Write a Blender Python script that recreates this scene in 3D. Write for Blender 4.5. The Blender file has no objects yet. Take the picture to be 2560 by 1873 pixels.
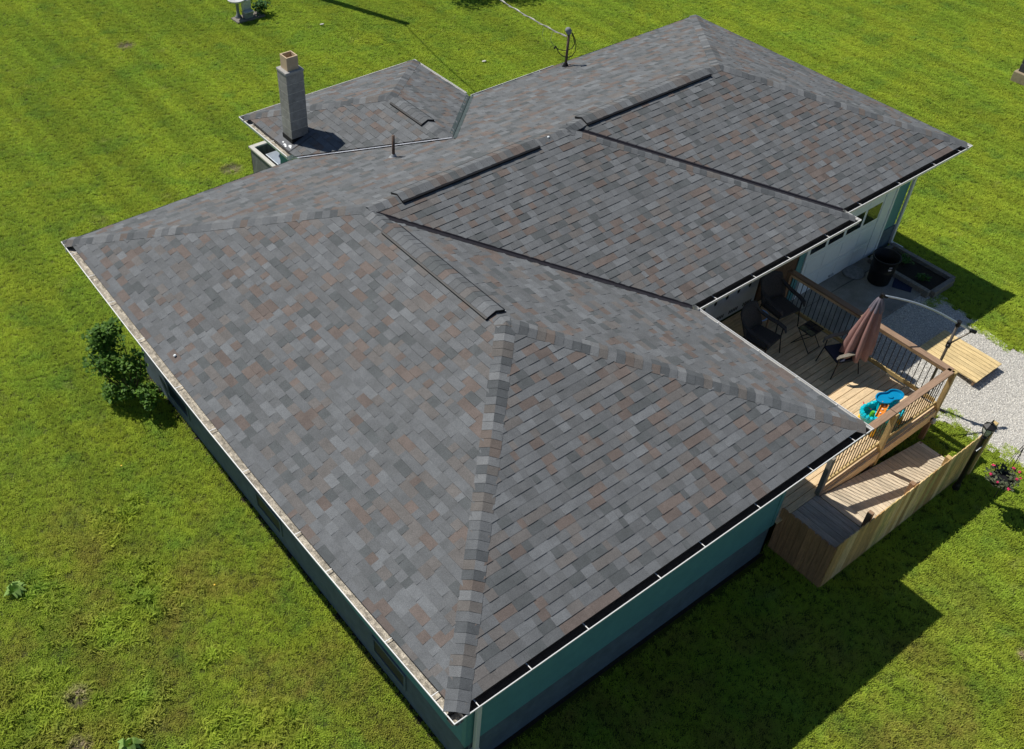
import bpy, bmesh, math, random
from mathutils import Vector, Matrix, noise as mnoise
R=math.radians
rnd=random.Random(7)
S=bpy.context.scene
C=bpy.data.collections.new('place'); S.collection.children.link(C)

# ------------------------------------------------------------------ camera
cam=bpy.data.cameras.new('camera'); co=bpy.data.objects.new('camera',cam); C.objects.link(co)
cam.sensor_width=36; cam.lens=35.578; cam.shift_x=0.0661; cam.shift_y=0.01026
cam.clip_start=.1; cam.clip_end=600
r=Vector((.7958,-.6053,.0179)); u=Vector((.4096,.5599,.7203)); f=Vector((.4460,.5668,-.6927))
f.normalize(); r=(r-f*r.dot(f)).normalized(); u=r.cross(f)
m=Matrix(((r.x,u.x,-f.x,-3.7986),(r.y,u.y,-f.y,-4.4753),(r.z,u.z,-f.z,14.5244),(0,0,0,1)))
co.matrix_world=m
S.camera=co
# ------------------------------------------------------------------ light
w=bpy.data.worlds.new('World'); S.world=w; w.use_nodes=True
nt=w.node_tree; nt.nodes.clear()
sky=nt.nodes.new('ShaderNodeTexSky'); sky.sky_type='NISHITA'; sky.sun_disc=False
sky.sun_elevation=R(56.3); sky.sun_rotation=R(-20.5); sky.altitude=200; sky.air_density=1; sky.dust_density=.3; sky.ozone_density=3.5
bg=nt.nodes.new('ShaderNodeBackground'); bg.inputs['Strength'].default_value=.066
wo=nt.nodes.new('ShaderNodeOutputWorld')
nt.links.new(sky.outputs[0],bg.inputs[0]); nt.links.new(bg.outputs[0],wo.inputs[0])
sl=bpy.data.lights.new('sun','SUN'); sl.energy=4.7; sl.angle=R(.5); sl.color=(1,.955,.88)
so=bpy.data.objects.new('sun',sl); C.objects.link(so); so.location=(0,0,30)
so.rotation_euler=Vector((.234,-.6254,-1)).to_track_quat('-Z','Y').to_euler()
S.view_settings.view_transform='Standard'; S.view_settings.look='None'
S.view_settings.exposure=0; S.view_settings.gamma=1
S.render.engine='CYCLES'

# ------------------------------------------------------------------ materials
def nodes(name):
    m=bpy.data.materials.new(name); m.use_nodes=True; n=m.node_tree
    b=n.nodes['Principled BSDF']; return m,n,b
def N(n,t,**k):
    x=n.nodes.new(t)
    for a,v in k.items(): setattr(x,a,v)
    return x
def mat(name,col,rough=.7,metal=0,var=.25,scale=6,bump=.0,bscale=60,stretch=(1,1,1),spec=.3,fine=0,fscale=150,rvar=0,coords='Object'):
    """colour attribute x base colour, broken up by two noises, optional bump"""
    m,n,b=nodes(name); L=n.links.new
    tc=N(n,'ShaderNodeTexCoord'); mp=N(n,'ShaderNodeMapping'); mp.inputs['Scale'].default_value=stretch
    L(tc.outputs[coords],mp.inputs[0])
    at=N(n,'ShaderNodeAttribute',attribute_name='Col')
    n1=N(n,'ShaderNodeTexNoise'); n1.inputs['Scale'].default_value=scale; n1.inputs['Detail'].default_value=5; n1.inputs['Roughness'].default_value=.65
    L(mp.outputs[0],n1.inputs[0])
    mr=N(n,'ShaderNodeMapRange'); mr.inputs[1].default_value=.3; mr.inputs[2].default_value=.7; mr.inputs[3].default_value=1-var; mr.inputs[4].default_value=1+var
    L(n1.outputs[0],mr.inputs[0])
    mul=N(n,'ShaderNodeMix',data_type='RGBA',blend_type='MULTIPLY'); mul.inputs[0].default_value=1
    mul.inputs[6].default_value=(*col,1); L(at.outputs[0],mul.inputs[7])
    sc=N(n,'ShaderNodeVectorMath',operation='SCALE'); L(mul.outputs[2],sc.inputs[0])
    last=mr.outputs[0]
    if fine:
        n2=N(n,'ShaderNodeTexNoise'); n2.inputs['Scale'].default_value=fscale; n2.inputs['Detail'].default_value=2
        L(mp.outputs[0],n2.inputs[0])
        m2=N(n,'ShaderNodeMapRange'); m2.inputs[1].default_value=.3; m2.inputs[2].default_value=.7; m2.inputs[3].default_value=1-fine; m2.inputs[4].default_value=1+fine
        L(n2.outputs[0],m2.inputs[0]); mm=N(n,'ShaderNodeMath',operation='MULTIPLY'); L(last,mm.inputs[0]); L(m2.outputs[0],mm.inputs[1]); last=mm.outputs[0]
    L(last,sc.inputs['Scale']); L(sc.outputs[0],b.inputs['Base Color'])
    b.inputs['Roughness'].default_value=rough; b.inputs['Metallic'].default_value=metal
    b.inputs['Specular IOR Level'].default_value=spec
    if bump:
        n3=N(n,'ShaderNodeTexNoise'); n3.inputs['Scale'].default_value=bscale; n3.inputs['Detail'].default_value=4
        L(mp.outputs[0],n3.inputs[0]); bp=N(n,'ShaderNodeBump'); bp.inputs['Strength'].default_value=bump; bp.inputs['Distance'].default_value=.01
        L(n3.outputs[0],bp.inputs['Height']); L(bp.outputs[0],b.inputs['Normal'])
    return m
M={}
M['shingle']=mat('shingle_granules',(1,1,1),.92,var=.13,scale=5,fine=.28,fscale=120,bump=.35,bscale=220,spec=.25)
M['deckdark']=mat('roof_deck',(.03,.03,.032),.9)
M['apron']=mat('tarred_apron',(.12,.125,.135),.7,var=.2,scale=9)
M['black']=mat('black_plastic',(.012,.012,.013),.5,var=.15)
M['blackmetal']=mat('black_metal',(.015,.014,.014),.45,var=.2,spec=.4)
M['bronze']=mat('dark_bronze_flashing',(.03,.026,.03),.45,metal=.3,var=.2,scale=9,spec=.5)
M['greenmetal']=mat('grey_green_flashing',(.07,.09,.09),.5,metal=.2,var=.2,scale=5)
M['valleywhite']=mat('bare_aluminium_flashing',(.75,.76,.78),.4,metal=.2,var=.15,scale=5)
M['galv']=mat('grey_flashing',(.42,.44,.45),.45,metal=.3,var=.3,scale=5)
M['white']=mat('white_gutter_metal',(.78,.78,.76),.45,var=.06,scale=5,spec=.4)
M['trough']=mat('gutter_trough_dirty',(.40,.36,.30),.85,var=.3,scale=11,fine=.3,fscale=60)
M['troughshade']=mat('gutter_trough_painted_shade',(.035,.033,.032),.8,var=.3,scale=11,fine=.3,fscale=60)  # near-black colour stands in for the shade inside these troughs
M['debris']=mat('leaf_grit',(.42,.38,.31),.95,var=.5,scale=18,fine=.5,fscale=90,bump=1,bscale=120)
M['teal']=mat('teal_siding',(.105,.285,.29),.6,var=.08,scale=3,spec=.35)
M['block']=mat('painted_foundation',(.11,.15,.18),.85,var=.18,scale=4,bump=.4,bscale=50)
M['whitepaint']=mat('white_paint',(.80,.85,.86),.5,var=.05,scale=3)
M['wrap']=mat('house_wrap',(.55,.57,.6),.6,var=.12,scale=4,bump=.4,bscale=6)
M['osb']=mat('brown_sheathing',(.13,.075,.045),.85,var=.3,scale=14)
M['bglass']=mat('grimy_basement_glass',(.012,.022,.05),.45,var=.2,spec=.3)
M['glass']=mat('dark_glass',(.02,.025,.03),.06,var=.0,spec=.8)
M['pglass']=mat('lantern_glass',(.55,.58,.5),.25,var=.1,spec=.6)
M['cmu']=mat('chimney_block',(.30,.29,.265),.95,var=.22,scale=7,fine=.2,fscale=90,bump=.6,bscale=90)
M['mortar']=mat('mortar',(.36,.35,.33),.95,var=.2,scale=20)
M['clay']=mat('clay_flue',(.56,.43,.28),.8,var=.12,scale=8)
M['rust']=mat('rusty_pipe',(.125,.085,.065),.75,var=.35,scale=18)
M['wood']=mat('treated_wood',(1,1,1),.8,var=.25,scale=3,stretch=(1,9,9),fine=.15,fscale=20,bump=.25,bscale=14)
M['woody']=mat('treated_wood_across',(1,1,1),.8,var=.25,scale=3,stretch=(9,1,9),fine=.15,fscale=20,bump=.25,bscale=14)
M['woodz']=mat('treated_wood_upright',(1,1,1),.82,var=.3,scale=3,stretch=(9,9,1),fine=.2,fscale=18,bump=.25,bscale=14)
M['concrete']=mat('concrete',(.27,.26,.235),.92,var=.38,scale=1.4,fine=.15,fscale=60,bump=.3,bscale=80)
M['soil']=mat('soil',(.03,.024,.017),.95,var=.4,scale=20,bump=1,bscale=40)
M['timber']=mat('weathered_timber',(.22,.20,.17),.9,var=.35,scale=6,stretch=(1,5,5),bump=.5,bscale=30)
M['stone']=mat('gravel_stone',(.66,.64,.585),.9,var=.4,scale=11,fine=.3,fscale=60)
M['gravelbase']=mat('gravel_bed',(.44,.42,.38),.95,var=.35,scale=25,fine=.5,fscale=70,bump=1,bscale=60)
M['canvas']=mat('umbrella_canvas',(.29,.165,.15),.85,var=.15,scale=9,stretch=(1,1,.25),fine=.08,fscale=120,bump=.2,bscale=60)
M['canvas2']=mat('umbrella_vent_canvas',(.17,.15,.18),.85,var=.15,scale=9)
M['taupe']=mat('taupe_metal',(.17,.145,.12),.4,metal=.4,var=.15,scale=12)
M['wicker']=mat('dark_wicker',(.055,.05,.05),.75,var=.4,scale=45,bump=.8,bscale=90)
M['tan']=mat('sunlit_wicker',(.20,.18,.145),.8,var=.3,scale=50,bump=.8,bscale=90)  # paler copy of the wicker, sunlight on the arms put into its colour
M['cushion']=mat('navy_mesh_seat',(.03,.035,.06),.8,var=.3,scale=50)
M['cyan']=mat('cyan_plastic',(.0,.50,.60),.4,var=.05,scale=10,spec=.5)
M['blue']=mat('blue_plastic',(.0,.24,.46),.35,var=.05,scale=10,spec=.5)
M['orange']=mat('orange_plastic',(.75,.25,.01),.4,var=.08,spec=.5)
M['yellow']=mat('yellow_plastic',(.85,.50,.01),.4,var=.05,spec=.5)
M['red']=mat('red_plastic',(.62,.03,.02),.4,var=.05,spec=.5)
M['green']=mat('green_plastic',(.12,.5,.03),.4,var=.05,spec=.5)
M['label']=mat('sticker',(.75,.7,.75),.5,var=.02)
M['ltblue']=mat('pale_blue_plastic',(.25,.42,.72),.4,var=.1)
M['matblue']=mat('navy_doormat',(.02,.03,.07),.9,var=.3,scale=40)
M['stonew']=mat('pale_cast_stone',(.52,.53,.52),.85,var=.2,scale=12,bump=.4,bscale=60)
M['stoneg']=mat('grey_cast_stone',(.22,.23,.24),.85,var=.3,scale=12,bump=.4,bscale=60)
M['silver']=mat('silver_metal',(.45,.5,.55),.35,metal=.5,var=.1)
M['greyboard']=mat('weathered_grey_board',(.17,.175,.17),.85,var=.35,scale=4,stretch=(4,4,.8),bump=.3,bscale=30)
M['whiteboard']=mat('white_trim_board',(.55,.53,.47),.7,var=.1,scale=9)
M['pole']=mat('utility_pole_wood',(.14,.10,.07),.9,var=.3,scale=6,stretch=(8,8,1))
M['bark']=mat('bark',(.09,.065,.045),.95,var=.4,scale=9,bump=1,bscale=30)
M['wire']=mat('aluminium_wire',(.34,.33,.31),.5,metal=.3,var=.3,scale=8)
M['pink']=mat('pink_petal',(.75,.04,.16),.6,var=.15,scale=40)
M['tanblock']=mat('tan_block',(.33,.27,.18),.9,var=.2,scale=9,bump=.4,bscale=60)
M['darkbrick']=mat('dark_block',(.06,.06,.065),.9,var=.3,scale=9)
def leafmat(name,c1,c2,trans=.25):
    m,n,b=nodes(name); L=n.links.new
    g=N(n,'ShaderNodeNewGeometry'); nz=N(n,'ShaderNodeTexNoise'); nz.inputs['Scale'].default_value=9; L(g.outputs['Position'],nz.inputs[0])
    cr=N(n,'ShaderNodeValToRGB'); cr.color_ramp.elements[0].position=.35; cr.color_ramp.elements[1].position=.65
    cr.color_ramp.elements[0].color=(*c1,1); cr.color_ramp.elements[1].color=(*c2,1)
    L(nz.outputs[0],cr.inputs[0]); L(cr.outputs[0],b.inputs['Base Color']); b.inputs['Roughness'].default_value=.6; b.inputs['Specular IOR Level'].default_value=.25
    tr=N(n,'ShaderNodeBsdfTranslucent'); L(cr.outputs[0],tr.inputs[0]); mx=N(n,'ShaderNodeMixShader'); mx.inputs[0].default_value=trans
    L(b.outputs[0],mx.inputs[1]); L(tr.outputs[0],mx.inputs[2]); L(mx.outputs[0],n.nodes['Material Output'].inputs[0])
    return m
M['leaf']=leafmat('bush_leaf',(.035,.10,.013),(.13,.25,.03))
M['leafd']=leafmat('plant_leaf',(.03,.10,.02),(.07,.17,.03))
M['leafg']=leafmat('dusky_leaf',(.07,.09,.05),(.14,.16,.09))
M['weed']=leafmat('weed_leaf',(.26,.42,.10),(.38,.54,.16))

def grassmat(name,ground=False):
    """turf colour by place: yellow-green, deep green and brown thatch patches of the lawn itself"""
    m,n,b=nodes(name); L=n.links.new
    g=N(n,'ShaderNodeNewGeometry'); pos=g.outputs['Position']
    def nz(scale,det=4,rough=.6,off=0):
        x=N(n,'ShaderNodeTexNoise'); x.inputs['Scale'].default_value=scale; x.inputs['Detail'].default_value=det; x.inputs['Roughness'].default_value=rough
        mp=N(n,'ShaderNodeMapping'); mp.inputs['Location'].default_value=(off,off*2,0); L(pos,mp.inputs[0]); L(mp.outputs[0],x.inputs[0]); return x.outputs[0]
    def ramp(src,lo,hi):
        x=N(n,'ShaderNodeMapRange',clamp=True); x.inputs[1].default_value=lo; x.inputs[2].default_value=hi; L(src,x.inputs[0]); return x.outputs[0]
    def mix(fac,a,bb):
        x=N(n,'ShaderNodeMix',data_type='RGBA'); L(fac,x.inputs[0])
        for i,c in ((6,a),(7,bb)):
            if isinstance(c,tuple): x.inputs[i].default_value=(*c,1)
            else: L(c,x.inputs[i])
        return x.outputs[2]
    # yellow-green to deep green
    c=mix(ramp(nz(.55,5,.7),.38,.62),GC['yel'],GC['mid'])
    c=mix(ramp(nz(1.1,4,.6,11),.52,.72),c,GC['deep'])
    # brown thatch, mostly on the near left side (x<1)
    sx=N(n,'ShaderNodeSeparateXYZ'); L(pos,sx.inputs[0])
    near=N(n,'ShaderNodeMapRange',clamp=True); near.inputs[1].default_value=9; near.inputs[2].default_value=5; near.inputs[3].default_value=.0; near.inputs[4].default_value=.85
    dist=N(n,'ShaderNodeMath',operation='ADD'); L(sx.outputs[0],dist.inputs[0]); L(sx.outputs[1],dist.inputs[1]); L(dist.outputs[0],near.inputs[0])
    br=ramp(nz(.8,5,.65,5),.45,.66)
    mm=N(n,'ShaderNodeMath',operation='MULTIPLY'); L(br,mm.inputs[0]); L(near.outputs[0],mm.inputs[1])
    c=mix(mm.outputs[0],c,GC['brown'])
    dry=ramp(nz(1.7,5,.6,21),.6,.78)
    dm=N(n,'ShaderNodeMath',operation='MULTIPLY'); L(dry,dm.inputs[0]); dm.inputs[1].default_value=.5
    c=mix(dm.outputs[0],c,GC['dry'])
    # faint mowing stripes
    mp=N(n,'ShaderNodeMapping'); mp.inputs['Rotation'].default_value=(0,0,.12); mp.inputs['Scale'].default_value=(1.9,.13,1); L(pos,mp.inputs[0])
    ms=N(n,'ShaderNodeTexNoise'); ms.inputs['Scale'].default_value=1; ms.inputs['Detail'].default_value=2; L(mp.outputs[0],ms.inputs[0])
    mk=N(n,'ShaderNodeMapRange',clamp=True); mk.inputs[1].default_value=.35; mk.inputs[2].default_value=.65; mk.inputs[3].default_value=.86; mk.inputs[4].default_value=1.12; L(ms.outputs[0],mk.inputs[0])
    # the near left part of the lawn is toned darker
    dk=N(n,'ShaderNodeMapRange',clamp=True); dk.inputs[1].default_value=2; dk.inputs[2].default_value=14; dk.inputs[3].default_value=.84; dk.inputs[4].default_value=1.0; L(dist.outputs[0],dk.inputs[0])
    mv=N(n,'ShaderNodeMath',operation='MULTIPLY'); L(mk.outputs[0],mv.inputs[0]); L(dk.outputs[0],mv.inputs[1])
    vs=N(n,'ShaderNodeVectorMath',operation='SCALE'); L(c,vs.inputs[0]); L(mv.outputs[0],vs.inputs['Scale']); c=vs.outputs[0]
    # bare worn spots and tan streaks
    spots=None
    for (x,y,rad) in GC['bare']:
        d=N(n,'ShaderNodeVectorMath',operation='DISTANCE'); L(pos,d.inputs[0]); d.inputs[1].default_value=(x,y,0)
        k=N(n,'ShaderNodeMapRange',clamp=True); k.inputs[1].default_value=rad*1.2; k.inputs[2].default_value=rad*.4; L(d.outputs[1],k.inputs[0])
        if spots is None: spots=k.outputs[0]
        else:
            a=N(n,'ShaderNodeMath',operation='MAXIMUM'); L(spots,a.inputs[0]); L(k.outputs[0],a.inputs[1]); spots=a.outputs[0]
    bn=ramp(nz(9,4,.7,3),.35,.6); bm=N(n,'ShaderNodeMath',operation='MULTIPLY'); L(spots,bm.inputs[0]); L(bn,bm.inputs[1])
    c=mix(bm.outputs[0],c,GC['tan'])
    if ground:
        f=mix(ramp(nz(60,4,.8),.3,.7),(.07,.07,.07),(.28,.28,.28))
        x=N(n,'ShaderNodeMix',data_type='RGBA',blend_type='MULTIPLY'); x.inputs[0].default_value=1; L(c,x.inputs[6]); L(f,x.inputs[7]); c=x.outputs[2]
    else:
        oi=N(n,'ShaderNodeObjectInfo')
        k=N(n,'ShaderNodeMapRange'); k.inputs[3].default_value=.86; k.inputs[4].default_value=1.16; L(oi.outputs['Random'],k.inputs[0])
        s=N(n,'ShaderNodeVectorMath',operation='SCALE'); L(c,s.inputs[0]); L(k.outputs[0],s.inputs['Scale']); c=s.outputs[0]
    L(c,b.inputs['Base Color']); b.inputs['Roughness'].default_value=.75; b.inputs['Specular IOR Level'].default_value=.15
    if not ground:
        tr=N(n,'ShaderNodeBsdfTranslucent'); L(c,tr.inputs[0]); mx=N(n,'ShaderNodeMixShader'); mx.inputs[0].default_value=.3
        L(b.outputs[0],mx.inputs[1]); L(tr.outputs[0],mx.inputs[2]); L(mx.outputs[0],n.nodes['Material Output'].inputs[0])
    return m
GC=dict(yel=(.46,.555,.055),mid=(.365,.51,.055),deep=(.275,.44,.06),brown=(.42,.37,.08),dry=(.47,.49,.17),tan=(.55,.44,.30),
  bare=[(5.9,15.9,.5),(6.0,17.3,.3),(6.8,25.6,.3),(9.0,-4.1,.16),(8.6,-4.3,.13),(9.35,-3.3,.14),(-3.3,5.2,.22),(-3.6,4.4,.2)])
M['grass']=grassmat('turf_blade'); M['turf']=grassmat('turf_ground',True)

# ------------------------------------------------------------------ mesh helpers
class MB:
    def __init__(s): s.v=[]; s.f=[]; s.c=[]
    def face(s,pts,col=(1,1,1)):
        i=len(s.v); s.v+= [tuple(p) for p in pts]; s.f.append(tuple(range(i,i+len(pts)))); s.c.append(col)
    def box(s,a,b,col=(1,1,1),M4=None):
        x0,y0,z0=a; x1,y1,z1=b
        P=[Vector(p) for p in ((x0,y0,z0),(x1,y0,z0),(x1,y1,z0),(x0,y1,z0),(x0,y0,z1),(x1,y0,z1),(x1,y1,z1),(x0,y1,z1))]
        if M4 is not None: P=[M4@p for p in P]
        i=len(s.v); s.v+=[tuple(p) for p in P]
        for q in ((0,3,2,1),(4,5,6,7),(0,1,5,4),(1,2,6,5),(2,3,7,6),(3,0,4,7)):
            s.f.append(tuple(i+k for k in q)); s.c.append(col)
    def bar(s,p,q,w,h,col=(1,1,1),up=(0,0,1)):
        p=Vector(p); q=Vector(q); d=(q-p); L=d.length; d.normalize(); up=Vector(up)
        if abs(d.dot(up))>.99: up=Vector((0,1,0))
        x=d.cross(up).normalized(); y=x.cross(d)
        mm=Matrix(((d.x,x.x,y.x,p.x),(d.y,x.y,y.y,p.y),(d.z,x.z,y.z,p.z),(0,0,0,1)))
        s.box((0,-w/2,-h/2),(L,w/2,h/2),col,mm)
    def tube(s,pts,rad,n=8,col=(1,1,1),caps=True):
        pts=[Vector(p) for p in pts]; rs=rad if isinstance(rad,(list,tuple)) else [rad]*len(pts)
        rings=[]; px=None
        for i,p in enumerate(pts):
            d=(pts[min(i+1,len(pts)-1)]-pts[max(i-1,0)]).normalized()
            if px is None:
                a=Vector((0,0,1)) if abs(d.z)<.9 else Vector((1,0,0)); px=d.cross(a).normalized()
            px=(px-d*px.dot(d)).normalized(); py=d.cross(px)
            base=len(s.v); rings.append(base)
            for k in range(n):
                t=2*math.pi*k/n; s.v.append(tuple(p+(px*math.cos(t)+py*math.sin(t))*rs[i]))
        for a,b in zip(rings,rings[1:]):
            for k in range(n): s.f.append((a+k,a+(k+1)%n,b+(k+1)%n,b+k)); s.c.append(col)
        if caps:
            s.f.append(tuple(rings[0]+k for k in range(n))[::-1]); s.c.append(col)
            s.f.append(tuple(rings[-1]+k for k in range(n))); s.c.append(col)
    def lathe(s,cx,cy,prof,n=20,col=(1,1,1),sx=1,sy=1,rot=0):
        rings=[]
        for rr,z in prof:
            rings.append(len(s.v))
            for k in range(n):
                t=2*math.pi*k/n+rot; s.v.append((cx+rr*sx*math.cos(t),cy+rr*sy*math.sin(t),z))
        for a,b in zip(rings,rings[1:]):
            for k in range(n): s.f.append((a+k,a+(k+1)%n,b+(k+1)%n,b+k)); s.c.append(col)
        s.f.append(tuple(rings[0]+k for k in range(n))[::-1]); s.c.append(col)
        s.f.append(tuple(rings[-1]+k for k in range(n))); s.c.append(col)
    def prism(s,poly,z0,z1,col=(1,1,1)):
        n=len(poly); i=len(s.v)
        s.v+=[(x,y,z0) for x,y in poly]+[(x,y,z1) for x,y in poly]
        s.f.append(tuple(range(i,i+n))[::-1]); s.c.append(col); s.f.append(tuple(range(i+n,i+2*n))); s.c.append(col)
        for k in range(n): s.f.append((i+k,i+(k+1)%n,i+n+(k+1)%n,i+n+k)); s.c.append(col)
    def build(s,name,mt,parent=None,smooth=False,bevel=0,loc=None):
        me=bpy.data.meshes.new(name)
        vs=s.v
        if loc is not None: vs=[(a-loc[0],b-loc[1],c-loc[2]) for a,b,c in vs]
        me.from_pydata(vs,[],s.f); me.update()
        at=me.color_attributes.new('Col','FLOAT_COLOR','CORNER')
        buf=[]
        for p,c in zip(me.polygons,s.c):
            for _ in range(p.loop_total): buf+= [c[0],c[1],c[2],1.0]
        at.data.foreach_set('color',buf)
        me.materials.append(M[mt] if isinstance(mt,str) else mt)
        o=bpy.data.objects.new(name,me); C.objects.link(o)
        if loc is not None: o.location=loc
        if smooth: me.shade_smooth()
        if bevel:
            b=o.modifiers.new('bevel','BEVEL'); b.width=bevel; b.segments=2; b.limit_method='ANGLE'
        if parent is not None:
            o.parent=parent
            pw=Vector(parent.get('_org',(0,0,0)))
            if loc is not None: o.location=Vector(loc)-pw
            else: o.location=-pw
            o['_org']=tuple(Vector(loc) if loc is not None else Vector((0,0,0)))
        else: o['_org']=tuple(loc) if loc is not None else (0,0,0)
        return o
def tag(o,label,cat,group=None,kind=None):
    if label: o['label']=label
    if cat: o['category']=cat
    if group: o['group']=group
    if kind: o['kind']=kind
    return o
def thing(name,loc,label,cat,group=None):
    o=bpy.data.objects.new(name,None); C.objects.link(o); o.location=loc; o.empty_display_size=.1
    o['_org']=tuple(loc); return tag(o,label,cat,group)
def struct(name,mb,mt,**k):
    o=mb.build(name,mt,**k); o['kind']='structure'; return o
def dup(root,loc,rz,label,group):
    def cp(o,par):
        c=o.copy(); C.objects.link(c); c.parent=par
        for ch in list(o.children): cp(ch,c)
        return c
    c=cp(root,None); c.location=loc; c.rotation_euler=(0,0,rz); c['label']=label; c['group']=group
    return c

# ------------------------------------------------------------------ ground
H=3.312; SL=.3388; W1=8.201; YD=3.592; XE=12.815; YG=3.90; XG=17.16; L=11.959
RX1=4.92; RX2=9.689; RY=14.127; E0=.11
SEC=math.sqrt(1+SL*SL); CO=1/SEC; SI=SL/SEC
def sm(a,b,x):
    t=max(0,min(1,(x-a)/(b-a))); return t*t*(3-2*t)
def gz(x,y): return .16*sm(12.3,14.2,x)*(1-sm(16.8,20,x))*sm(.0,2.6,y)*(1-sm(9,12,y))
def fn(x,y,s,o=0): return mnoise.noise(Vector((x*s+o,y*s,o)))
def in_gravel(x,y):
    n=.16*fn(x,y,2.2,3)+.08*fn(x,y,7,9)
    if y>3.25: return 12.4<x<15.6+n and y<3.6
    if y>1.0+n: return x>12.2 and x<16.35+n*1.8-.1*(3-y)
    return 13.12-.12*y*0+.06*(-y)+n < x < 16.2+n*1.8+.02*y
def in_house(x,y):
    return (.66<x<7.5 and .62<y<11.3) or (7<x<16.98 and 4.86<y<11.3) or (5.55<x<9.05 and 11<y<13.5)
def on_slab(x,y): return 12.35<x<16.25 and 3.18<y<4.9
# lawn sheet
g=MB()
xs=[-400,-120,-40,-15]+[ -8+.5*i for i in range(0,86)]+[50,120,400]
ys=[-400,-120,-40,-15]+[ -8+.5*i for i in range(0,86)]+[60,150,400]
idx={}
for j,y in enumerate(ys):
    for i,x in enumerate(xs):
        idx[i,j]=len(g.v); g.v.append((x,y,gz(x,y)-.012))
for j in range(len(ys)-1):
    for i in range(len(xs)-1):
        g.f.append((idx[i,j],idx[i+1,j],idx[i+1,j+1],idx[i,j+1])); g.c.append((1,1,1))
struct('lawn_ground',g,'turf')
g=MB(); g.box((.69,.6,-.05),(7.7,11.5,.001)); struct('shade_strip_soil',g,'soil')  # dark soil sheet laid to make up the wall's shadow strip
# gravel bed
g=MB(); st=.12
cells=[]
for i in range(int(12.2/st),int(17.2/st)):
    for j in range(int(-7/st),int(3.6/st)):
        x,y=(i+.5)*st,(j+.5)*st
        if in_gravel(x,y):
            cells.append((x,y)); a,b,c,d=(x-st/2,y-st/2),(x+st/2,y-st/2),(x+st/2,y+st/2),(x-st/2,y+st/2)
            g.face([(p[0],p[1],gz(*p)+.004) for p in (a,b,c,d)])
struct('gravel_drive',g,'gravelbase')
# concrete slab with a control joint
g=MB()
for y0,y1 in ((3.2,4.44),(4.455,4.84)): g.box((12.32,y0,.05),(16.2,y1,.22))
g.box((12.33,4.43,.04),(16.19,4.46,.205),(.3,.3,.3))
struct('concrete_slab',g,'concrete',bevel=.01)

def scatter(name,cells,st,density,proto,seed,smin,smax,tilt,label,cat):
    """one countless thing: instances over the given ground cells"""
    g=MB()
    for x,y in cells:
        p=[(x-st/2,y-st/2),(x+st/2,y-st/2),(x+st/2,y+st/2),(x-st/2,y+st/2)]
        g.face([(a,b,gz(a,b)) for a,b in p])
    o=g.build(name,proto.data.materials[0])
    ng=bpy.data.node_groups.new(name,'GeometryNodeTree')
    ng.interface.new_socket('Geometry',in_out='INPUT',socket_type='NodeSocketGeometry')
    ng.interface.new_socket('Geometry',in_out='OUTPUT',socket_type='NodeSocketGeometry')
    n=ng.nodes; Lk=ng.links.new
    gi=n.new('NodeGroupInput'); go=n.new('NodeGroupOutput')
    d=n.new('GeometryNodeDistributePointsOnFaces'); d.inputs['Density'].default_value=density; d.inputs['Seed'].default_value=seed
    ins=n.new('GeometryNodeInstanceOnPoints'); oi=n.new('GeometryNodeObjectInfo'); oi.inputs[0].default_value=proto
    rv=n.new('FunctionNodeRandomValue'); rv.data_type='FLOAT_VECTOR'; rv.inputs[0].default_value=(-tilt,-tilt,0); rv.inputs[1].default_value=(tilt,tilt,6.283)
    rs=n.new('FunctionNodeRandomValue'); rs.data_type='FLOAT'; rs.inputs[2].default_value=smin; rs.inputs[3].default_value=smax; rs.inputs['Seed'].default_value=5
    Lk(gi.outputs[0],d.inputs['Mesh']); Lk(d.outputs['Points'],ins.inputs['Points']); Lk(oi.outputs['Geometry'],ins.inputs['Instance'])
    Lk(rv.outputs[0],ins.inputs['Rotation']); Lk(rs.outputs[1],ins.inputs['Scale']); Lk(ins.outputs[0],go.inputs[0])
    md=o.modifiers.new('scatter','NODES'); md.node_group=ng
    tag(o,label,cat,kind='stuff'); return o
def hidden_proto(g,name,mt):
    o=g.build(name,mt); C.objects.unlink(o); return o
# grass tuft
def tuft(nb,spread,h,wd,seed):
    q=random.Random(seed); g=MB()
    for i in range(nb):
        a=q.random()*6.283; rr=spread*math.sqrt(q.random()); x,y=rr*math.cos(a),rr*math.sin(a)
        b=q.random()*6.283; dx,dy=math.cos(b),math.sin(b); hh=h*(.55+.6*q.random()); ln=hh*(.6+1.2*q.random())
        w=wd*(.6+.6*q.random()); px,py=-dy*w/2,dx*w/2
        p1=(x+dx*ln*.4,y+dy*ln*.4,hh*.65); p2=(x+dx*ln,y+dy*ln,hh)
        g.face([(x-px,y-py,-.01),(x+px,y+py,-.01),(p1[0]+px,p1[1]+py,p1[2]),(p1[0]-px,p1[1]-py,p1[2])])
        g.face([(p1[0]-px,p1[1]-py,p1[2]),(p1[0]+px,p1[1]+py,p1[2]),p2])
    return g
tp=hidden_proto(tuft(19,.062,.025,.010,3),'grass_tuft','grass')
near=[];far=[];st=.25
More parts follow.
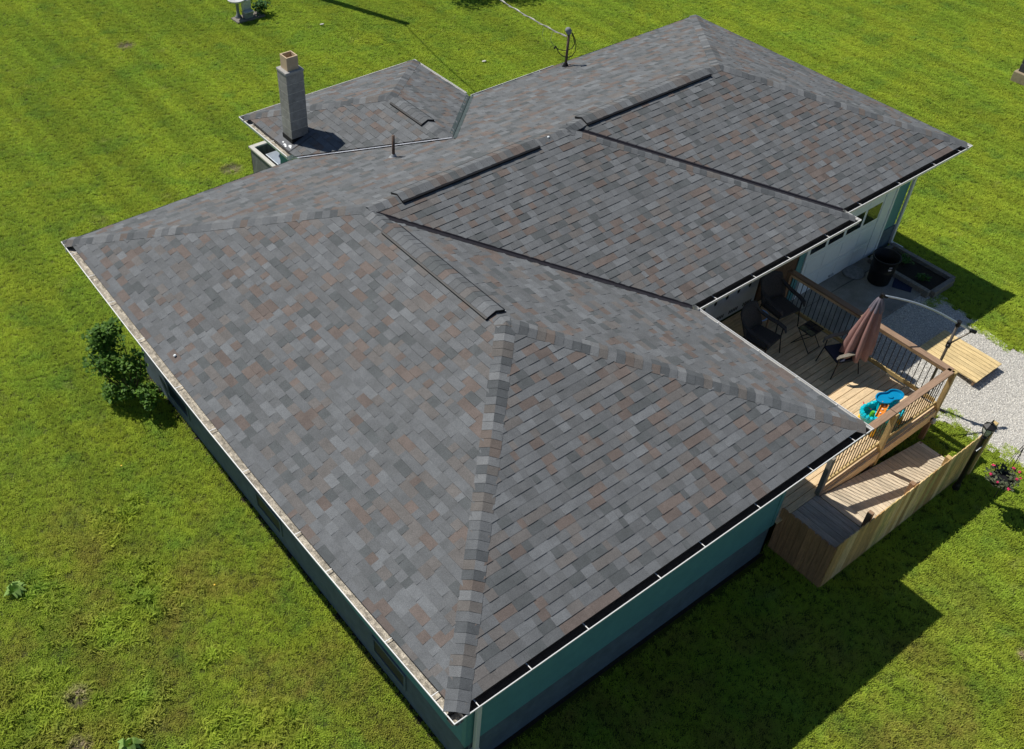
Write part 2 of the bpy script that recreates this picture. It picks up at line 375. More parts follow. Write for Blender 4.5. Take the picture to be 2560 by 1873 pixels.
for i in range(int(-9/st),int(34/st)):
    for j in range(int(-9/st),int(34/st)):
        x,y=(i+.5)*st,(j+.5)*st
        # keep what the view could see from nearby: a wedge in front of the lens
        fx,fy=x+3.8,y+4.5; a=fx*.618+fy*.786; b=fx*.786-fy*.618
        if a<1.0 or abs(b)>a*.95+5: continue
        if in_house(x,y) or on_slab(x,y) or (12.3<x<16.5 and in_gravel(x,y) and in_gravel(x-.12,y) and in_gravel(x+.12,y) and (fn(x,y,2.6,8)<.30 or 13.6<x<15.7)): continue
        if 7.55<x<12.3 and .8<y<4.86: continue
        bare=False
        for (bx,by,br) in GC['bare']:
            if math.hypot(x-bx,y-by)<br*.7 and rnd.random()<.6: bare=True
        if bare: continue
        (near if a<13 else far).append((x,y))
scatter('grass',near+far,st,400,tp,3,.65,1.25,.15,'short mown green lawn grass around the house','grass')
# coarser, taller clumps in the rough near-left corner of the lawn
cl=hidden_proto(tuft(34,.07,.085,.016,8),'grass_clump','grass')
rough=[(x,y) for x,y in near if (x<-.8 and y<8.5 and fn(x,y,.9,4)+.45*sm(5.5,1.5,x+y)-.25>.05)]
scatter('rough_grass',rough,st,70,cl,9,.5,1.25,.3,'coarse taller grass clumps in the rough corner of the lawn','grass')
# gravel stones
gs=MB()
q=random.Random(4)
bm=bmesh.new(); bmesh.ops.create_icosphere(bm,subdivisions=1,radius=.017)
for vv in bm.verts: vv.co=Vector((vv.co.x*1.15,vv.co.y*.85,vv.co.z*.6))*(.8+.4*q.random())
for ff in bm.faces: gs.face([tuple(vv.co) for vv in ff.verts])
bm.free()
sp=hidden_proto(gs,'gravel_stone','stone')
scatter('gravel',cells,.12,1500,sp,6,.5,1.35,1.2,'loose pale limestone gravel beside the deck','gravel')

# ------------------------------------------------------------------ house
house=thing('house',(8.5,6,0),'long ranch house with grey and brown shingled hip roof and teal siding','house')
PAL=[((0.136,0.143,0.149),30),((0.123,0.129,0.133),26),((0.098,0.106,0.109),12),((0.158,0.167,0.174),11),((0.142,0.134,0.128),16),((0.148,0.122,0.109),9),((0.131,0.108,0.097),5)]
CPAL=[((.125,.132,.138),6),((.088,.095,.100),4),((.165,.172,.177),4),((.140,.117,.103),1.3),((.13,.121,.113),2)]
def pick(q,PAL=None):
    PAL=PAL or globals()['PAL']
    t=q.random()*sum(w for _,w in PAL)
    for c,w in PAL:
        t-=w
        if t<0:
            k=.93+.14*q.random(); return (c[0]*k,c[1]*k,c[2]*k)
    return PAL[0][0]
def clip(poly,A,B):
    """keep the part of poly left of A->B"""
    out=[]; n=len(poly)
    for i in range(n):
        p,qq=poly[i],poly[(i+1)%n]
        sp=(B[0]-A[0])*(p[1]-A[1])-(B[1]-A[1])*(p[0]-A[0]); sq=(B[0]-A[0])*(qq[1]-A[1])-(B[1]-A[1])*(qq[0]-A[0])
        if sp>=-1e-9: out.append(p)
        if (sp>1e-9 and sq<-1e-9) or (sp<-1e-9 and sq>1e-9):
            t=sp/(sp-sq); out.append((p[0]+t*(qq[0]-p[0]),p[1]+t*(qq[1]-p[1])))
    return out
roofmb=MB(); under=MB()
EXPO=.143
def slope(polys,O,U,UP,seed):
    """polys in plan; O eave origin (roof plane z = H + SL*dist from O along UP)"""
    q=random.Random(seed)
    def uv(p): dx,dy=p[0]-O[0],p[1]-O[1]; return (dx*U[0]+dy*U[1],(dx*UP[0]+dy*UP[1])*SEC)
    Nn=Vector((-UP[0]*SI,-UP[1]*SI,CO))
    def xyz(u_,v_,t):
        d=v_*CO; return Vector((O[0]+U[0]*u_+UP[0]*d,O[1]+U[1]*u_+UP[1]*d,H+SL*d))+Nn*t
    P=[]
    for pl in polys:
        a=[uv(p) for p in pl]
        ar=sum(a[i][0]*a[(i+1)%len(a)][1]-a[(i+1)%len(a)][0]*a[i][1] for i in range(len(a)))
        if ar<0: a=a[::-1]
        P.append(a)
        under.face([xyz(x,y,-.012) for x,y in a],(1,1,1))
    vmin=min(p[1] for a in P for p in a); vmax=max(p[1] for a in P for p in a)
    umin=min(p[0] for a in P for p in a); umax=max(p[0] for a in P for p in a)
    k=0; v0=vmin
    while v0<vmax:
        v1=v0+EXPO; x=umin-q.random()*.3; raised=q.random()<.5; tone=q.random()
        while x<umax:
            wd=q.choice((.09,.12,.15,.18,.2,.23,.26,.3)); raised=not raised if q.random()<.82 else raised
            tf=.0105 if raised else .004; col=pick(q)
            quad=[(x,v0),(x+wd,v0),(x+wd,v1),(x,v1)]
            for a in P:
                pc=quad
                for i in range(len(a)):
                    pc=clip(pc,a[i],a[(i+1)%len(a)])
                    if len(pc)<3: break
                if len(pc)<3: continue
                top=[xyz(px,py,tf+(.0007-tf)*(py-v0)/EXPO) for px,py in pc]
                roofmb.face(top,col)
                for i in range(len(pc)):
                    p1,p2=pc[i],pc[(i+1)%len(pc)]
                    if abs(p1[1]-v0)<1e-6 and abs(p2[1]-v0)<1e-6:
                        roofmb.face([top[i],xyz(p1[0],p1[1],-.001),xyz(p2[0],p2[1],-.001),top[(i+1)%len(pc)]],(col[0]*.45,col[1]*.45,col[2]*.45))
                    elif raised and abs(p1[0]-p2[0])<1e-6 and (abs(p1[0]-x)<1e-6 or abs(p1[0]-x-wd)<1e-6):
                        roofmb.face([top[i],xyz(p1[0],p1[1],0),xyz(p2[0],p2[1],0),top[(i+1)%len(pc)]],col)
            x+=wd
        v0=v1; k+=1
hw=W1/2; HM=(L-YD)/2; YM=YD+HM; HG=(L-YG)/2; YGR=YG+HG; HR=(RX2-RX1)/2; XR=RX1+HR
XM=XE-HM; XMG=XE-HG; XGR=XG-HG; YJ=YD+W1-hw
e=E0; vg=.045
slope([[(e,e),(W1-e,e),(hw,hw)]],(0,0),(1,0),(0,1),1)                                  # near face
slope([[(e,e),(hw,hw),(hw,YJ),(e-.055,YJ),(e-.08,5),(e-.07,3)],[(e-.055,YJ),(hw,YJ),(HM,YM),(e,L-e)]],(0,0),(0,-1),(1,0),2)      # left face
slope([[(hw,hw),(W1-e,e),(W1-e,YD+e-.19),(hw+.02,YJ-.19)]],(W1,0),(0,1),(-1,0),3)       # deck face
slope([[(W1-e,YD+e),(XE-e,YD+e),(XM,YM),(HM,YM),(hw,YJ)]],(0,YD),(1,0),(0,1),4)
slope([[(XE-e,YD+e),(XE-e,YG+e-.23),(XMG+.0,YGR-.23),(XM,YM)]],(XE,0),(0,1),(-1,0),5)
slope([[(XE-e+.06,YG+e),(XG-e,YG+e),(XGR,YGR),(XMG+.06,YGR)]],(0,YG),(1,0),(0,1),6)
slope([[(XG-e,YG+e),(XG-e,L-e),(XGR,YGR)]],(XG,0),(0,1),(-1,0),7)
def low(x):
    if x<HM: return L-x
    if x<XM: return YM
    if x<XMG: return YM+(x-XM)
    if x<XGR: return YGR
    return YGR+(x-XGR)
def upp(x):
    if RX1<=x<=XR: return min(L-e,L-(x-RX1)-.06)
    if XR<x<=RX2: return min(L-e,L-(RX2-x)-.1)
    return L-e
bp=[e,HM,RX1,XR,XM,XMG,RX2,XGR,XG-e]; polys=[]
bp=sorted(bp+[RX1+.06,RX2-.06])
for a,b in zip(bp,bp[1:]):
    ea,eb=a+1e-5,b-1e-5
    polys.append([(a,upp(ea)),(b,upp(eb)),(b,low(eb)),(a,low(ea))])
slope(polys,(0,L),(-1,0),(0,-1),8)
slope([[(RX1+e,RY-e),(XR,RY-HR),(XR,L-HR+.1),(RX1+e,L-e+.1)]],(RX1,0),(0,-1),(1,0),9)
slope([[(RX2-e,RY-e),(XR,RY-HR),(XR,L-HR+.05),(RX2-e,L-e+.05)]],(RX2,0),(0,1),(-1,0),10)
slope([[(RX1+e,RY-e),(RX2-e,RY-e),(XR,RY-HR)]],(0,RY),(-1,0),(0,-1),11)
roof=roofmb.build('roof','shingle',house)
roof['label']='grey and brown laminated shingles in overlapping courses'
under.build('roof_deck','deckdark',roof)

def P3(x,y,z): return Vector((x,y,z))
def zl(d): return H+SL*d
def caps(path3,nA,nB,seed,name='ridge_cap',lift=.006,hwid=.158,parent=None,ef=.6):
    """overlapping bent cap shingles along a 3-D line between the planes with normals nA, nB"""
    q=random.Random(seed); g=MB(); A,B=Vector(path3[0]),Vector(path3[1])
    d=(B-A); Ln=d.length; d.normalize()
    def side(n,sgn):
        s=n.cross(d).normalized()
        return s if s.dot(sgn)>0 else -s
    mid=(nA+nB).normalized()
    out=(nA-nB); sA=side(nA,out); sB=side(nB,-out)
    s=0
    while s<Ln-.01:
        s1=min(Ln,s+EXPO+.01); c=pick(q,CPAL if ef<1 else PAL); jig=(q.random()-.5)*.008
        def sec(t,l):
            b=A+d*t
            return [b+sA*(hwid+jig)+nA*(l*ef),b+sA*.055+nA*(l+.002),b+mid*(l+.006),b+sB*.055+nB*(l+.002),b+sB*(hwid+jig)+nB*(l*ef)]
        f_,k_=sec(s,lift+(.009 if ef<1 else .005)),sec(s1,lift+(.003 if ef<1 else .001))
        low_=sec(s,max(0,lift-.006))
        c2=pick(q,CPAL) if (q.random()<.35 and ef<1) else c
        for i in range(4):
            cc=c if i<2 else c2
            g.face([f_[i],f_[i+1],k_[i+1],k_[i]],cc); g.face([f_[i],low_[i],low_[i+1],f_[i+1]],(cc[0]*.8,cc[1]*.8,cc[2]*.8))
        lk=sec(s1,max(-.004,lift-.012)); lf=sec(s,max(-.004,lift-.012))
        for i in (0,4): g.face([f_[i],k_[i],lk[i],lf[i]],(.05,.05,.052))
        s+=EXPO*.98
    o=g.build(name,'shingle',parent or roof); return o
nrm=lambda ux,uy: Vector((-ux*SI,-uy*SI,CO))   # plane rising along (ux,uy)
nN,nL,nR,nB=nrm(0,1),nrm(1,0),nrm(-1,0),nrm(0,-1)
def hipline(a,b): return (P3(*a),P3(*b))
zr=H+SL*hw; zm=H+SL*HM; zg=H+SL*HG; zrr=H+SL*HR
o3=.1
caps((P3(o3,o3,zl(o3)),P3(hw,hw,zr)),nL,nN,21)
caps((P3(W1-o3,o3,zl(o3)),P3(hw,hw,zr)),nR,nN,22)
caps((P3(o3,L-o3,zl(o3)),P3(HM,YM,zm)),nL,nB,23)
caps((P3(hw,hw,zr),P3(hw,4.3,zr)),nL,nR,24)
caps((P3(hw,7.1,zr),P3(hw,YJ+.1,zr)),nL,nR,25)
caps((P3(HM-.1,YM,zm),P3(4.75,YM,zm)),nN,nB,26)
caps((P3(7.8,YM,zm),P3(XM+.05,YM,zm)),nN,nB,27)
caps((P3(XE-o3,YD+o3,zl(o3)),P3(XM,YM,zm)),nN,nR,28,hwid=.115)
caps((P3(XM,YM,zm+.006),P3(9.2,YGR,zg)),nN,nB,29)
caps((P3(12.7,YGR,zg),P3(XGR,YGR,zg)),nN,nB,30)
caps((P3(XG-o3,YG+o3,zl(o3)),P3(XGR,YGR,zg)),nN,nR,31)
caps((P3(XG-o3,L-o3,zl(o3)),P3(XGR,YGR,zg)),nR,nB,32)
caps((P3(RX1+o3,RY-o3,zl(o3)),P3(XR,RY-HR,zrr)),nL,nB,33)
caps((P3(RX2-o3,RY-o3,zl(o3)),P3(XR,RY-HR,zrr)),nR,nB,34)
caps((P3(XR,RY-HR,zrr),P3(XR,11.5,zrr)),nL,nR,35)
caps((P3(XR,10.45,zrr),P3(XR,L-HR-.05,zrr)),nL,nR,36)
def ridge_vent(A,B,nA,nB,seed,wd=.19,lab=None,lit_edge=False):
    A,B=Vector(A),Vector(B); d=(B-A).normalized(); out=nA-nB
    def side(n,s):
        x=n.cross(d).normalized(); return x if x.dot(s)>0 else -x
    sA,sB=side(nA,out),side(nB,-out); mid=(nA+nB).normalized(); g=MB()
    def sec(b,l): return [b+sA*wd+nA*l,b+sA*.055+nA*l,b+mid*(l+.002),b+sB*.055+nB*l,b+sB*wd+nB*l]
    a1,b1,a0,b0=sec(A,.040),sec(B,.040),sec(A,-.004),sec(B,-.004)
    for i in range(4): g.face([a1[i],a1[i+1],b1[i+1],b1[i]])
    for i in (0,4): g.face([a1[i],b1[i],b0[i],a0[i]])
    for s1,s0 in ((a1,a0),(b1,b0)): 
        for i in range(4): g.face([s1[i],s1[i+1],s0[i+1],s0[i]])
    o=g.build('ridge_vent','black',roof)
    c=caps((A,B),nA,nB,seed,lift=.042,hwid=wd-.035,ef=1.0)
    if lit_edge:
        g=MB(); g.bar(A+sB*(wd+.02)+nB*.012,B+sB*(wd+.02)+nB*.012,.016,.008); g.build('sunlit_edge_strip','galv',roof)  # light strip stands in for the sunlit edge of the vent
ridge_vent((9.19,YGR,zg+.004),(12.72,YGR,zg+.004),nN,nB,41)
ridge_vent((4.70,YM,zm+.004),(7.84,YM,zm+.004),nN,nB,42)
ridge_vent((hw,4.35,zr+.004),(hw,7.12,zr+.004),nL,nR,43,lit_edge=True)
ridge_vent((XR,10.39,zrr+.004),(XR,11.5,zrr+.004),nL,nR,44,wd=.17,lit_edge=True)
# valley flashings
def valley(A,B,wA,wB,mt,nA,nB,lift=.004,rib=True):
    A,B=Vector(A),Vector(B); d=(B-A).normalized(); out=nA-nB
    def side(n,s):
        x=n.cross(d).normalized(); return x if x.dot(s)>0 else -x
    # in a valley each plane extends on the side its normal points away from
    sA,sB=side(nA,-out),side(nB,out); g=MB()
    def sec(b): return [b+sA*wA+nA*.009,b+sA*.012+nA*lift,b+(nA+nB)*.012,b+sB*.012+nB*lift,b+sB*wB+nB*.009]
    a,b=sec(A),sec(B)
    for i in range(4): g.face([a[i],a[i+1],b[i+1],b[i]])
    g.build('valley_flashing',mt,roof)
valley((W1-e,YD+e,zl(e)+.0),(hw+.06,YJ-.06,zr-.02),.03,.14,'bronze',nN,nR)
valley((XE-e+.02,YG+e-.02,zl(e)),(XMG+.0,YGR,zg),.05,.14,'bronze',nN,nR)
valley((RX1+e,L-e,zl(e)+.012),(XR,L-HR,zrr+.012),.022,.02,'valleywhite',nB,nL)
valley((RX2-e,L-e,zl(e)),(XR,L-HR,zrr),.09,.09,'greenmetal',nB,nR)
# rain gutters swept round the eaves; profile is (distance inwards, height below the lip)
def offs(path,d):
    out=[]
    n=len(path)
    for i,p in enumerate(path):
        def nr(a,b):
            t=Vector((b[0]-a[0],b[1]-a[1])).normalized(); return Vector((-t.y,t.x))
        ns=[]
        if i>0: ns.append(nr(path[i-1],p))
        if i<n-1: ns.append(nr(p,path[i+1]))
        if len(ns)==1: v=ns[0]*d
        else:
            b=(ns[0]+ns[1]).normalized(); v=b*(d/max(.3,b.dot(ns[0])))
        out.append((p[0]+v.x,p[1]+v.y))
    return out
def sweep(g,path,prof,col=(1,1,1),z=H,cap=True):
    rows=[[Vector((x,y,z+pz)) for x,y in offs(path,d)] for d,pz in prof]
    for a,b in zip(rows,rows[1:]):
        for i in range(len(path)-1): g.face([a[i],a[i+1],b[i+1],b[i]],col)
    if cap:
        for i in (0,-1): g.face([r_[i] for r_ in rows],col)
def bow(y): return -.085*math.sin(math.pi*min(1,max(0,y/L)))**1.0
leftpath=[(bow(y),y) for y in [L-i*L/8 for i in range(9)]]
leftpath[0]=(0,L); leftpath[-1]=(0,0)
runs=[('near',leftpath+[(W1,0),(W1,YD)]),('mid',[(W1,YD),(XE,YD),(XE,YG)]),('garage',[(XE,YG),(XG,YG),(XG,YG+.16)]),
      ('back',[(12.2,L),(RX2,L)]),('rear',[(RX2,L+.13),(RX2,RY),(RX1,RY),(RX1,L+.13)])]
prof_o=[(.156,.012),(.154,-.1),(.03,-.1),(.012,-.045),(0,-.02),(0,0),(.012,.002)]
prof_i=[(.012,.002),(.013,-.018),(.022,-.045),(.036,-.094),(.148,-.094),(.150,.012)]
for nm,path in runs:
    g=MB(); sweep(g,path,prof_o); sweep(g,path,prof_i[:3],cap=False); gut=g.build('gutter','white',house)
    g=MB()
    if nm=='near':
        sweep(g,leftpath[:-1]+[(0,.02)],prof_i[1:],cap=False); g.build('gutter_trough','trough',gut)
        g=MB(); sweep(g,[(0,.0),(W1,0),(W1,YD)],prof_i[2:],cap=False); g.build('gutter_trough','troughshade',gut)
    else:
        sweep(g,path,prof_i[2:],cap=False); g.build('gutter_trough','trough' if nm=='rear' else 'troughshade',gut)
    # hangers
    for a,b in zip(path,path[1:]):
        a,b=Vector(a),Vector(b); ln=(b-a).length
        if ln<.3: continue
    pts=path; acc=.45
    for a,b in zip(pts,pts[1:]):
        a,b=Vector(a),Vector(b); ln=(b-a).length; t=(b-a).normalized(); nn=Vector((-t.y,t.x))
        while acc<ln:
            c=a+t*acc; h=MB(); p=c+nn*.004; q_=c+nn*.152
            h.bar((p.x,p.y,H-.006),(q_.x,q_.y,H-.014),.012,.004); h.build('gutter_bracket','white',gut)
            acc+=(.75+.7*rnd.random())
        acc-=ln
    if nm in ('near','rear'):
        # grit and shingle granules caught in the left run
        g=MB(); q=random.Random(5)
        lp=leftpath if nm=='near' else [(RX1,RY-.1),(RX1,L+.2)]
        i0,i1=offs(lp,.035),offs(lp,.148)
        tot=120 if nm=='near' else 30
        def at(pp,t):
            k=min(len(pp)-2,int(t*(len(pp)-1))); ff=t*(len(pp)-1)-k; return (pp[k][0]*(1-ff)+pp[k+1][0]*ff,pp[k][1]*(1-ff)+pp[k+1][1]*ff)
        prev=None
        for k in range(tot+1):
            t=k/tot; a=at(i0,t); b=at(i1,t); fill=.03+.012*mnoise.noise(Vector((t*14,3,0)))
            if nm=='near' and t>.93: fill=.004
            cur=[Vector((a[0]+(b[0]-a[0])*s,a[1]+(b[1]-a[1])*s,H-.093+fill+.01*q.random())) for s in (0,.33,.66,1)]
            if prev:
                for s in range(3):
                    k2=.7+.5*q.random(); g.face([prev[s],prev[s+1],cur[s+1],cur[s]],(k2,k2,k2))
            prev=cur
        g.build('gutter_debris','debris',gut)
# fascia and soffit
fp=[(.158,.022),(.158,-.14),(.18,-.14),(.18,.022)]
g=MB()
for path in ([*leftpath,(W1,0),(W1,YD),(XE,YD),(XE,YG),(XG,YG),(XG,L),(RX2,L),(RX2,RY),(RX1,RY),(RX1,L),(0,L)],): sweep(g,path,fp,cap=False)
g.build('fascia','white',house)
g=MB()
for a,b in (((.17,.17),(W1-.17,YD+.17)),((.17,YD+.17),(XE-.17,YG+.17)),((.17,YG+.17),(XG-.17,L-.17)),((RX1+.17,L-.17),(RX2-.17,RY-.17))):
    g.box((a[0],a[1],H-.125),(b[0],b[1],H-.118))
g.build('soffit','whitepaint',house)
# metal drip edge just under the lowest course
g=MB(); sweep(g,[(XG,YG+.16),(XG,L),(12.2,L)],[(.095,.045),(.095,.0)],cap=False); g.build('drip_edge','galv',roof)
g=MB(); sweep(g,[(RX1,L),(0,L)],[(.095,.045),(.095,.0)],cap=False)
g.build('drip_edge','galv',roof)

# walls: lap siding above a painted block foundation
ZF=.78
def siding(x0,y0,x1,y1,z0,z1,name='wall',mt='teal'):
    """outward side is to the right of (x0,y0)->(x1,y1)"""
    g=MB(); d=Vector((x1-x0,y1-y0)).normalized(); o=Vector((d.y,-d.x)); z=z0
    def p(x,y,k,zz): return (x+o.x*k,y+o.y*k,zz)
    while z<z1:
        zt=min(z1,z+.105)
        g.face([p(x0,y0,.014,z),p(x1,y1,.014,z),p(x1,y1,.001,zt),p(x0,y0,.001,zt)])
        g.face([p(x0,y0,.001,z),p(x1,y1,.001,z),p(x1,y1,.014,z),p(x0,y0,.014,z)])
        z+=.105
    g.face([p(x0,y0,-.08,z0),p(x1,y1,-.08,z0),p(x1,y1,-.08,z1),p(x0,y0,-.08,z1)])
    return g.build(name,mt,house)
def found(x0,y0,x1,y1,z1=ZF-.002,z0=-.2):
    g=MB(); d=Vector((x1-x0,y1-y0)).normalized(); o=Vector((d.y,-d.x))*-.03
    a=(x0+o.x*0,y0+o.y*0); 
    g.bar((x0+o.x,y0+o.y,(z0+z1)/2),(x1+o.x,y1+o.y,(z0+z1)/2),.06,z1-z0)
    return g.build('foundation','block',house)
WZ=H-.126
wl=[((.78,.66),(7.52,.66)),((.78,11.34),(.78,.66)),((7.52,.66),(7.52,4.83)),((17.0,4.83),(17.0,11.34)),((17.0,11.34),(9.1,11.34)),((9.1,11.34),(9.1,13.5)),((9.1,13.5),(5.5,13.5)),((5.5,13.5),(5.5,11.34)),((5.5,11.34),(.78,11.34))]
for a,b in wl:
    siding(*a,*b,ZF,WZ); found(*a,*b)
# corner boards
for x,y in ((.78,.66),(7.52,.66),(.78,11.34)):
    g=MB(); sx=-1 if x<4 else 1; g.box((x-.02 if x<4 else x-.07,y-.02,ZF),(x+.07 if x<4 else x+.02,y+.07,WZ)); g.build('corner_board','teal',house)
# porch wall under the middle roof, and the garage front
siding(13.22,4.83,13.5,4.83,.22,WZ); siding(16.5,4.83,17.0,4.83,.22,WZ)
g=MB(); g.box((16.5,4.80,-.1),(17.03,4.86,.8)); g.build('foundation','block',house)
g=MB(); g.box((12.0,4.84,.3),(13.22,4.92,WZ)); 
g.build('sheathing','osb',house)['label']='bare brown sheathing of the porch wall'
g=MB(); g.box((7.53,4.83,.86),(11.9,4.90,WZ)); wr=g.build('house_wrap','wrap',house); wr['label']='pale building wrap stapled over the porch wall'
g=MB(); q=random.Random(3)
for i in range(12):
    x=8.05+.355*i
    for z in (1.48,2.25):
        g.lathe(x,4.826,[(.0,0),(.055,0)],14); n0=len(g.v)
        ring=[(x+.05*math.cos(t*math.pi/7)*(1 if t%2 else .75),4.8285,z+.065*math.sin(t*math.pi/7)) for t in range(14)]
        g.v=g.v[:-28]; g.f=g.f[:-16]; g.c=g.c[:-16]
        g.face(ring)
for i in range(9):   # the bold printed band
    x=8.0+.44*i
    for k in range(5):
        g.face([(x+k*.06,4.8285,.93),(x+k*.06+.042,4.8285,.93),(x+k*.06+.052,4.8285,1.02),(x+k*.06+.01,4.8285,1.02)])
g.build('printed_marks','black',wr)
# windows of the left wall: one in the siding, low ones in the foundation
def window(x,y0,y1,z0,z1,framew=.07,trim='teal'):
    f_=MB(); s=-1
    for a,b in (((y0,z0),(y1,z0+framew)),((y0,z1-framew),(y1,z1)),((y0,z0+framew),(y0+framew,z1-framew)),((y1-framew,z0+framew),(y1,z1-framew))):
        f_.box((x-.018,a[0],a[1]),(x+.01,b[0],b[1]))
    wn=f_.build('window',trim,house)
    p=MB(); p.box((x-.006,y0+framew,z0+framew),(x-.002,y1-framew,z1-framew)); p.build('pane','bglass',wn)
window(.78,9.7,10.9,1.5,2.9,.08,'teal')
for y0 in (2.1,5.8,9.3): window(.775,y0,y0+.9,.28,.70,.05,'block')
# downspouts
def downspout(x,y,zt,zb,sx,label=None):
    g=MB(); g.box((x-.04,y-.03,zb+.08),(x+.04,y+.03,zt-.35))
    g.bar((x,y,zt-.36),(x,y-.42 if sx==0 else y-.42,zt-.09),.08,.06,up=(1,0,0))
    g.bar((x,y,zb+.1),(x+.12*(1 if sx>=0 else -1),y-.28,zb+.03),.08,.06,up=(1,0,0))
    d=g.build('downspout','white',house,bevel=.006)
    for z in (zb+.6,zt-.6):
        s=MB(); s.box((x-.05,y-.034,z),(x+.05,y+.05,z+.02)); s.build('strap','white',d)
downspout(.93,.60,H,0,-1); downspout(17.04,4.77,H,.2,0)
# garage door
gd=MB(); DX0,DX1=13.52,16.05; cw=(DX1-DX0)/4
for k in range(4):
    z0=.225+k*.53; z1=z0+.52
    gd.box((DX0,4.81,z0),(DX1,4.85,z1))
    for c_ in range(4):
        x0=DX0+c_*cw+.05; x1=DX0+(c_+1)*cw-.05
        if k==2: continue
        gd.box((x0,4.803,z0+.07),(x1,4.811,z1-.07))
gd=gd.build('garage_door','whitepaint',house,bevel=.006)
gd['label']='white panelled garage door with a row of four small windows'
for c_ in range(4):
    x0=DX0+c_*cw+.05; x1=DX0+(c_+1)*cw-.05
    p=MB(); p.box((x0,4.806,1.40),(x1,4.812,1.83)); p.build('window_pane','glass',gd)
p=MB(); p.box((14.7,4.775,.30),(14.86,4.80,.33)); p.box((14.7,4.79,.29),(14.73,4.812,.34)); p.box((14.83,4.79,.29),(14.86,4.812,.34)); p.build('handle','galv',gd)
g=MB(); g.box((DX1+.005,4.80,.22),(16.42,4.86,2.45)); g.box((16.425,4.785,.22),(16.5,4.86,2.5)); g.box((DX0-.09,4.79,.22),(DX0-.005,4.86,2.45)); g.box((DX0-.09,4.792,2.45),(16.5,4.86,2.62))
g.box((DX0-.09,4.81,2.62),(16.5,4.86,WZ))
g.build('door_trim','whitepaint',house)
# chimney
ch=MB(); CX0,CX1,CY0,CY1=5.20,5.60,12.30,12.66; zc=2.9; k=0; q=random.Random(2)
ch.box((CX0+.004,CY0+.004,zc),(CX1-.004,CY1-.004,4.93),(1.9,1.85,1.75))
while zc<4.9:
    t=.9+.2*q.random(); ch.box((CX0,CY0,zc+.008),(CX1,CY1,min(4.93,zc+.197)),(t,t,t)); zc+=.203
ch=ch.build('chimney','cmu',house); ch['label']='square grey concrete block chimney with clay flue'
g=MB(); g.box((CX0-.012,CY0-.012,4.932),(CX1+.012,CY1+.012,4.99)); g.build('chimney_crown','mortar',ch,bevel=.012)
g=MB(); fx,fy=5.40,12.48
for a,b in (((-.13,-.13),(.13,-.105)),((-.13,.105),(.13,.13)),((-.13,-.105),(-.105,.105)),((.105,-.105),(.13,.105))): g.box((fx+a[0],fy+a[1],4.9),(fx+b[0],fy+b[1],5.27))
g.build('flue','clay',ch); g=MB(); g.box((fx-.104,fy-.104,4.95),(fx+.104,fy+.104,5.0)); g.build('flue_throat','black',ch)
g=MB(); 
for a,b,c_ in (((CX0-.014,CY0-.014),(CX1+.014,CY0-.002),0),((CX0-.014,CY1+.002),(CX1+.014,CY1+.014),0),((CX0-.014,CY0-.0015),(CX0-.002,CY1+.0015),0),((CX1+.002,CY0-.0015),(CX1+.014,CY1+.0015),0)):
    g.box((a[0],a[1],3.2),(b[0],b[1],3.52+(.08 if a[0]>5.5 else 0)))
g.build('chimney_flashing','black',ch)
g=MB()
for (x0,x1,y0,y1) in ((CX0-.17,CX1+.1,CY0-.14,CY1+.14),):
    zz=lambda x: H+SL*(x-RX1)+.017
    g.face([(x0,y0,zz(x0)),(x1,y0,zz(x1)),(x1,y1,zz(x1)),(x0,y1,zz(x0))])
g.build('flashing_apron','apron',ch)
g=MB(); q=random.Random(12)
for (y,x,w_) in ((12.52,5.10,.03),(12.42,5.08,.05),(12.36,5.06,.035),(12.28,5.12,.05),(12.22,5.1,.025)):
    ring=[(x+w_*.6*math.cos(t)*(.7+.5*q.random()),y+w_*math.sin(t)*(.7+.5*q.random())) for t in [i*.785 for i in range(8)]]
    g.face([(a,b,H+SL*(a-RX1)+.022) for a,b in ring])
g.build('sealant','galv',ch)
# plumbing vent
vx,vy=6.03,9.79; vz=H+SL*(L-vy)
g=MB(); g.tube([(vx,vy,vz-.1),(vx,vy,vz+.47)],.03,12); vp=g.build('vent_pipe','rust',house,smooth=True)
g=MB(); g.lathe(vx,vy,[(.10,vz-.02),(.055,vz+.03),(.036,vz+.07)],16); g.build('pipe_boot','galv',vp)
# electric service mast
mx,my=12.19,11.52; mz=H+SL*(L-my)
g=MB(); g.tube([(mx,my,mz-.15),(mx,my,mz+.82)],.032,12); sm_=g.build('service_mast','rust',house,smooth=True); sm_['label']='rusty electric service mast with grey weatherhead'
g=MB(); g.tube([(mx,my,mz+.80),(mx-.01,my,mz+.86),(mx-.05,my+.01,mz+.92),(mx-.07,my+.02,mz+.95)],[.05,.07,.068,.03],12); g.build('weatherhead','stoneg',sm_,smooth=True)
g=MB(); g.lathe(mx,my,[(.1,mz-.04),(.06,mz+.05),(.04,mz+.09)],14); g.build('mast_boot','black',sm_)
for P_ in ([(.03,.84),(.10,.72),(.155,.55),(.15,.38),(.09,.27),(0,.235),(-.12,.26),(-.22,.34),(-.29,.46)],[(.03,.82),(.09,.68),(.12,.56),(.07,.46),(-.03,.41),(-.15,.405),(-.25,.43),(-.31,.49)]):
    g=MB(); g.tube([(mx+.8*a+.02,my-.6*a-.03,mz+b) for a,b in P_],.010,6); g.build('cable_loop','black',sm_)
g=MB(); g.tube([(mx-.8*.31,my+.6*.31,mz+.44),(mx-.8*.27,my+.6*.27,mz+.50)],.022,7); g.build('splice','black',sm_)
